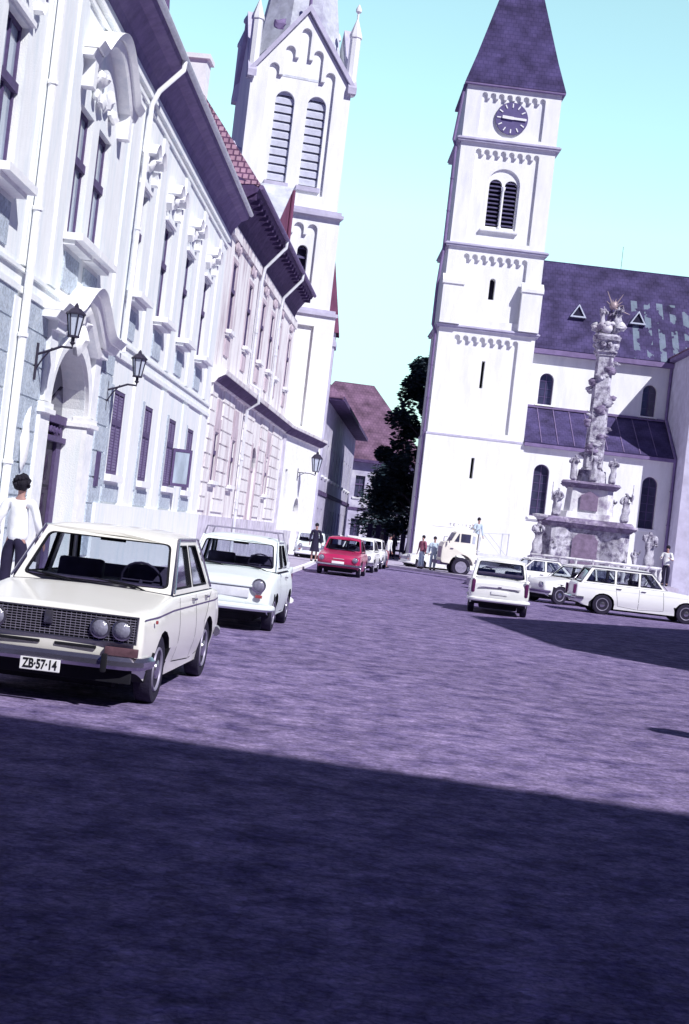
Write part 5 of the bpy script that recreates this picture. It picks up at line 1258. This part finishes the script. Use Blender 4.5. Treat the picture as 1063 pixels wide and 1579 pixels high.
def person(label, loc, rz=0, h=1.72, top='shirt', bottom='trouser', hairm='hair', curly=False, skirt=False, group='people in the square', **kw):
    t = thing('person', label, 'person', loc, rz, group); J, k = pose(h, **kw)
    R_ = dict(pelvis=(.09, .075), waist=(.095, .07), chest=(.135, .10), neck0=.06, neck=.05, jaw=(.055, .065), skull=(.075, .088))
    for s in 'lr': R_.update({'sh' + s: .055, 'el' + s: .04, 'wr' + s: (.026, .022), 'pa' + s: (.034, .018), 'hip' + s: .07, 'kn' + s: .055, 'an' + s: .036, 'to' + s: (.036, .025), 't0' + s: .012, 't1' + s: .009, **{'f%d%s' % (q, s): .0095 for q in range(4)}, **{'g%d%s' % (q, s): .008 for q in range(4)}})
    def sc(r): return tuple(x * k for x in r) if isinstance(r, tuple) else r * k
    N = {a: (J[a], sc(R_[a])) for a in J}
    E = [('pelvis', 'waist'), ('waist', 'chest'), ('chest', 'neck0'), ('neck0', 'neck'), ('neck', 'jaw'), ('jaw', 'skull')]
    for s in 'lr':
        E += [('neck0', 'sh' + s), ('sh' + s, 'el' + s), ('el' + s, 'wr' + s), ('wr' + s, 'pa' + s), ('pelvis', 'hip' + s), ('hip' + s, 'kn' + s), ('kn' + s, 'an' + s), ('an' + s, 'to' + s), ('wr' + s, 't0' + s), ('t0' + s, 't1' + s)]
        for q in range(4): E += [('pa' + s, 'f%d%s' % (q, s)), ('f%d%s' % (q, s), 'g%d%s' % (q, s))]
    b = skin('body', N, E, 'skin', t)
    hd = V(J['skull'])
    # facial relief: brow, nose, ears shaped in the body surface itself
    for v in b.data.vertices:
        d = v.co - hd
        if d.length < .13 * k:
            if d.y < 0: v.co.y -= .022 * k * math.exp(-(d.x / (.016 * k)) ** 2 - ((d.z + .028 * k) / (.02 * k)) ** 2)
            v.co.x += math.copysign(.02 * k * math.exp(-((abs(d.x) - .07 * k) / (.03 * k)) ** 2 - (d.y / (.02 * k)) ** 2 - ((d.z + .02 * k) / (.025 * k)) ** 2), d.x)
    # shirt: torso and sleeves
    def up_(a, r): return (J[a], sc(r))
    N = {'pelvis': ((0, 0, .84 * k), (.175 * k, .14 * k)), 'waist': up_('waist', (.15, .11)), 'chest': up_('chest', (.17, .125)), 'neck0': up_('neck0', (.085, .08))}; E = [('pelvis', 'waist'), ('waist', 'chest'), ('chest', 'neck0')]
    for s in 'lr':
        N['sh' + s] = up_('sh' + s, .078); m_ = (V(J['el' + s]) * .9 + V(J['sh' + s]) * .1); N['el' + s] = (tuple(m_), .06 * k); E += [('neck0', 'sh' + s), ('sh' + s, 'el' + s)]
        if kw.get('longs', True): N['wr' + s] = (J['wr' + s], .038 * k); E.append(('el' + s, 'wr' + s))
    skin('shirt', N, E, top, t, disp=.024, seed=h * 7)
    if skirt:
        mb = MB(); mb.lathe([(.135 * k, 1.05 * k), (.16 * k, .92 * k), (.20 * k, .6 * k), (.23 * k, .46 * k)], 14); mb.build('skirt', bottom, t, smooth=60)
    else:
        N = {'pelvis': up_('pelvis', (.145, .12))}; E = []; N['waist'] = ((0, 0, 1.04 * k), (.142 * k, .11 * k)); E.append(('pelvis', 'waist'))
        for s in 'lr':
            N['hip' + s] = up_('hip' + s, .105); N['kn' + s] = up_('kn' + s, .08); N['an' + s] = up_('an' + s, .065); E += [('pelvis', 'hip' + s), ('hip' + s, 'kn' + s), ('kn' + s, 'an' + s)]
        skin('trousers', N, E, bottom, t, disp=.012, seed=h * 3)
    for s in 'lr':
        a = V(J['an' + s]); mb = MB(); mb.blob((a.x, a.y - .06 * k, a.z - .045 * k), .13 * k, (.4, 1.05, .36), .05); mb.build('shoe', 'black', t, smooth=60)
    mb = MB()
    mb.blob((hd.x, hd.y + .022 * k, hd.z + .028 * k), .098 * k * (1.16 if curly else 1), (.92, 1.02, 1.05), .35 if curly else .12, seed=3, sub=3)
    if curly:
        for i in range(26):
            a = random.random() * 6.3; e_ = random.uniform(-.5, 1.4); r = .10 * k
            mb.blob((hd.x + r * cos(a) * cos(e_), hd.y + .03 * k + r * sin(a) * cos(e_) * (1 if sin(a) > 0 else .5), hd.z + .02 + r * sin(e_)), .035 * k, amp=.4, seed=i, sub=1)
    mb.build('hair', hairm, t, smooth=80)
    return t
def gp(x, d, z=0.): return (x, d, z)
person('man with curly dark hair in a white shirt walking away past the portal', (-4.3, 19.0, .12), pi - .15, 1.73, curly=True, arms=(((-.10, .03, -.27), (-.14, -.12, -.48)), ((.10, .03, -.27), (.13, -.14, -.47))))
person('woman in a dark dress standing by the wall left of the raspberry red car', (-1.12, 62.5, .12), .3, 1.66, top='trouser', bottom='trouser', skirt=True)
person('person in a pale rose top stooping beside the last white car in the street', (2.35, 71.5, 0), 1.2, 1.68, top='shirt', bottom='rosecloth', lean=-.1)
person('workman with raised arm standing on the truck bed before the clock tower', (6.75, 71.4, 1.29), .4, 1.72, top='bluecloth', bottom='trouser', arms=(((-.1, -.05, -.26), (-.24, -.22, -.1)), ((.07, .02, -.29), (.09, -.06, -.54))))
person('person in pale blue clothes between the corner car and the truck', (4.75, 72.6, .12), .2, 1.70, top='bluecloth', bottom='bluecloth')
person('person in a dark top standing on the pavement beside the truck bumper', (4.2, 73.4, .12), -.8, 1.70, top='rosecloth', bottom='bluecloth')
person('person in a white shirt and dark trousers standing right of the monument', (13.75, 60.2, .84), -.5, 1.70, arms=(((-.1, -.05, -.26), (-.02, -.22, -.2)), ((.1, -.05, -.26), (.02, -.22, -.2))))
person('distant person in dark clothes under the tree at the end of the street', (3.4, 93.5, .12), .3, 1.70, top='trouser', bottom='trouser')
#PEOPLE_END
#MONUMENT_BEGIN
# ------------------------------------------------------------------ baroque monument
MX, MY = 10.15, 60.
mo = thing('baroque_monument', 'baroque stone column monument crowded with carved saints, clouds and a gilded sunburst', 'monument', (MX, MY, 0), R(-8))
def octo(hx, hy, c=.35): return [(-hx, -hy + c * hy), (-hx + c * hx, -hy), (hx - c * hx, -hy), (hx, -hy + c * hy), (hx, hy - c * hy), (hx - c * hx, hy), (-hx + c * hx, hy), (-hx, hy - c * hy)]
def slabz(mb, poly, z0, z1, k0=1., k1=1., mi=0):
    n = len(poly); mb.add([(p[0] * k0, p[1] * k0, z0) for p in poly] + [(p[0] * k1, p[1] * k1, z1) for p in poly], [tuple(range(n))[::-1], tuple(range(n, 2 * n))] + [(i, (i + 1) % n, (i + 1) % n + n, i + n) for i in range(n)], mi)
for i, (s_, z0, z1) in enumerate(((4.6, 0, .3), (4.25, .3, .58), (3.9, .58, .84))):
    mb = MB(); slabz(mb, octo(s_, s_, .5), z0 + .001, z1); mb.build('step', 'kerb', mo, bevel=.02)
# star shaped pedestal: a core with four diagonal wings
def starpoly(core, wing, ww, n=4):
    pts = []
    for k in range(4):
        a = k * pi / 2
        for (r, t) in ((core, -core * .42), (core, core * .42)):
            pts.append((r * cos(a) - t * sin(a), r * sin(a) + t * cos(a)))
        b = a + pi / 4
        for (r, t) in ((wing * .9, -ww), (wing, -ww * .6), (wing, ww * .6), (wing * .9, ww)):
            pts.append((r * cos(b) - t * sin(b), r * sin(b) + t * cos(b)))
    return pts
P1 = starpoly(1.5, 2.25, .42)
mb = MB(); slabz(mb, P1, .841, 1.15, 1.08, 1.05); slabz(mb, P1, 1.15, 2.8); mb.build('pedestal', 'stone', mo, bevel=.02)
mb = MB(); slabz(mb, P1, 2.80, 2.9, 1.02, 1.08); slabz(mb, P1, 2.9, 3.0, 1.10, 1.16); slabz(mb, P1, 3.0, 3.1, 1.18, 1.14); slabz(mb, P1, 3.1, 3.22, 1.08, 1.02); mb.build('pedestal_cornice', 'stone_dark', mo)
for a, ww in ((-pi / 2, .52), (0, .5), (pi, .5)):
    T = Matrix.Rotation(a + pi / 2, 4, 'Z'); mb = MB()
    mb.plate([(-ww, 1.35), (ww, 1.35), (ww, 2.35), (ww * .6, 2.6), (-ww * .6, 2.6), (-ww, 2.35)], [], -1.56, -1.5, lambda p, t: T @ V((p[0], t, p[1]))); mb.build('marble_panel', 'marble', mo, bevel=.012)
# second tier
P2_ = starpoly(.95, 1.28, .28)
mb = MB(); slabz(mb, P2_, 3.221, 3.5, 1.15, 1.08); slabz(mb, P2_, 3.5, 4.5, .98, .92); mb.build('upper_pedestal', 'stone', mo, bevel=.02)
mb = MB(); slabz(mb, P2_, 4.5, 4.58, .95, 1.02); slabz(mb, P2_, 4.58, 4.68, 1.1, 1.2); slabz(mb, P2_, 4.68, 4.78, 1.22, 1.14); mb.build('upper_cornice', 'stone_dark', mo)
T = Matrix.Identity(4); mb = MB(); mb.plate([(-.36, 3.6), (.36, 3.6), (.36, 4.2), (0, 4.4), (-.36, 4.2)], [], -1.02, -.9, lambda p, t: V((p[0], t, p[1]))); mb.build('marble_panel', 'marble', mo, bevel=.012)
mb = MB(); slabz(mb, octo(.62, .62), 4.781, 5.3, 1, .9); mb.lathe([(.5, 5.3), (.44, 5.42)], 12); mb.build('shaft_base', 'stone', mo)
# tapering shaft with cloud clusters
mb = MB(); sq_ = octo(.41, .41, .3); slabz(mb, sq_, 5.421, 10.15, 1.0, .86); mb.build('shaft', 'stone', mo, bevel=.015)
M['stone_light'] = mat('pale limestone', (.74, .74, .78), .9, .12, 4, .5, 22, stain=(.26, .2, .34), stain_amt=.8, stain_scale=1.4)  # paler stone tone, mottled darker
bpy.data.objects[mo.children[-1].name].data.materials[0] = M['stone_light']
rnd = random.Random(12)
for i in range(15):
    z = 5.9 + i * .28; a = -pi / 2 + (i % 5 - 2) * .62 + rnd.uniform(-.3, .3); r = .38
    c = V((r * cos(a), r * sin(a), z)); mb = MB()
    for j in range(4): mb.blob(c + V((rnd.uniform(-.13, .13), rnd.uniform(-.06, .06), rnd.uniform(-.10, .10))), rnd.uniform(.09, .18), (1.2, .8, .8), .5, seed=i + j, sub=2)
    for sg in (-1, 1): mb.blob(c + V((sg * .16, -.02, .05)), .1, (1.3, .3, .6), .4, seed=j)
    mb.build('cherub_cloud', 'stone_dark' if i % 2 else 'stone', mo, smooth=60)
mb = MB(); slabz(mb, octo(.42, .42, .3), 10.151, 10.3, .95, 1.05); slabz(mb, octo(.45, .45, .3), 10.3, 10.36, 1.08, 1.08); slabz(mb, octo(.4, .4, .3), 10.36, 10.8, .95, 1.1)
for i in range(10): mb.blob((.45 * cos(i * .63), .45 * sin(i * .63), 10.6), .12, (1, 1, 1.1), .5, seed=i)
slabz(mb, octo(.5, .5, .3), 10.8, 10.95, 1.08, 1.18); slabz(mb, octo(.5, .5, .3), 10.95, 11.05, 1.1, 1.0); mb.build('capital', 'stone', mo)
mb = MB()
for i in range(22):
    a = rnd.random() * 6.3; mb.blob((.52 * cos(a) * rnd.random() ** .5, .4 * sin(a), 11.2 + rnd.random() * .35), rnd.uniform(.12, .24), (1.1, .8, .75), .5, seed=i)
mb.build('cloud_group', 'stone_light', mo, smooth=60)
# statues
def statue(x, y, z, h=1.1, rz=0., kind=0, m='stone', staff=None, seed=0):
    k = h / 1.75
    arms = [(((-.10, -.05, -.24), (.04, -.2, -.22)), ((.10, -.05, -.24), (-.02, -.2, -.14))), (((-.12, -.08, -.2), (-.12, -.22, .0)), ((.09, -.02, -.26), (.06, -.18, -.34))), (((-.08, -.05, -.26), (-.02, -.2, -.3)), ((.12, -.08, -.12), (.13, -.14, .16))), (((-.10, -.05, -.24), (.06, -.18, -.12)), ((.10, -.05, -.24), (.06, -.22, -.08)))][kind % 4]
    J, _ = pose(h, arms=arms, lean=-.03, head=(.03 * (-1) ** seed, -.02))
    N = {'pelvis': (J['pelvis'], (.21 * k, .17 * k)), 'waist': (J['waist'], (.18 * k, .15 * k)), 'chest': (J['chest'], (.21 * k, .16 * k)), 'neck0': (J['neck0'], .07 * k), 'neck': (J['neck'], .055 * k), 'jaw': (J['jaw'], (.06 * k, .065 * k)), 'skull': (J['skull'], (.085 * k, .095 * k)),
         'thigh': ((0.02 * k, -.02 * k, .6 * k), (.24 * k, .2 * k)), 'hem': ((-.02 * k, 0, .2 * k), (.27 * k, .22 * k)), 'foot': ((0, 0, .03 * k), (.3 * k, .24 * k))}
    E = [('pelvis', 'waist'), ('waist', 'chest'), ('chest', 'neck0'), ('neck0', 'neck'), ('neck', 'jaw'), ('jaw', 'skull'), ('pelvis', 'thigh'), ('thigh', 'hem'), ('hem', 'foot')]
    for s in 'lr':
        N['sh' + s] = (J['sh' + s], .10 * k); N['el' + s] = (J['el' + s], .085 * k); N['wr' + s] = (J['wr' + s], .05 * k); N['pa' + s] = (J['pa' + s], .035 * k); E += [('neck0', 'sh' + s), ('sh' + s, 'el' + s), ('el' + s, 'wr' + s), ('wr' + s, 'pa' + s)]
    o = skin('statue', N, E, m, mo, disp=.085 * k ** .5, seed=seed * 3.3); o.location = (x, y, z); o.rotation_euler = (0, 0, rz)
    if staff:
        mb = MB(); p_ = V(J['pa' + ('r' if kind % 4 == 2 else 'l')]); mb.tube([p_ + V((0, 0, -.55)) * k, p_ + V((0, 0, .5)) * k], .018, 5); mb.build('staff', 'stone', o)
    return o
def wl(X, Y): # world offset to monument frame
    c, s_ = cos(R(8)), sin(R(8)); x, y = X - MX, Y - MY; return (x * c - y * s_, x * s_ + y * c)
for i, (X, Y, z, h, kd, stf) in enumerate([(8.72, 59.0, 3.22, 1.25, 1, 1), (11.56, 59.1, 3.22, 1.35, 2, 1), (9.30, 59.4, 4.79, 1.15, 0, 0), (10.92, 59.4, 4.79, 1.15, 3, 0), (10.08, 59.1, 4.79, 1.3, 1, 1), (9.0, 61.4, 3.22, 1.25, 0, 0), (11.3, 61.2, 3.22, 1.25, 3, 0)]):
    x, y = wl(X, Y); statue(x, y, z, h, .15 * (i - 2), kd, 'stone', stf, i)
for i, (X, Y, zb, h, kd) in enumerate([(7.95, 58.2, 1.5, 1.5, 3), (12.58, 58.4, 1.5, 1.6, 1), (8.55, 57.9, 1.3, .95, 0), (11.9, 57.9, 1.3, .95, 2)]):
    x, y = wl(X, Y); mb = MB(); mb.box(x - .3, x + .3, y - .3, y + .3, .841, zb); mb.box(x - .34, x + .34, y - .34, y + .34, zb - .08, zb - .02); mb.build('statue_block', 'stone', mo, bevel=.02); statue(x, y, zb, h, .2 * (i - 1), kd, 'stone', 0, i + 20)
    if i == 0:
        mb = MB(); mb.lathe([(.1, 0), (.3, .12), (.32, .2), (.18, .22)], 12, (x, y, zb + h)); mb.build('basin', 'stone_light', mo)
# seated pair, dove and rays on the top
statue(-.27, -.15, 11.2, 1.1, .5, 0, 'stone', 0, 31); statue(.36, -.1, 11.15, 1.25, -.5, 2, 'stone', 0, 33); statue(.05, .1, 11.1, 1.2, 0, 1, 'stone_dark', 0, 35)
mb = MB(); mb.blob((.12, -.1, 12.32), .17, (1, .7, 1), .4)
for a, ln in ((115, .75), (100, .35), (60, .7), (80, .4), (-18, .75), (-8, .45), (140, .4), (20, .4), (40, .45)):
    mb.tube([(.12, -.1, 12.22), (.12 + ln * cos(R(a)), -.1, 12.22 + ln * sin(R(a)))], [.05, .01], 5)
mb.build('sunburst', 'gold', mo, smooth=50)
mb = MB()
for i in range(11):
    a = -pi / 2 + (i - 3.5) * .2; p_ = (3.3 * cos(a), 3.3 * sin(a)); mb.lathe([(.09, .84), (.06, .95), (.10, 1.15), (.05, 1.4), (.08, 1.5)], 8, (p_[0], p_[1], 0))
    if i: 
        b_ = a - .2; mb.tube([(3.3 * cos(b_), 3.3 * sin(b_), 1.54), (p_[0], p_[1], 1.54)], .07, 6)
mb.build('balustrade', 'stone_light', mo, smooth=50)
#MONUMENT_END
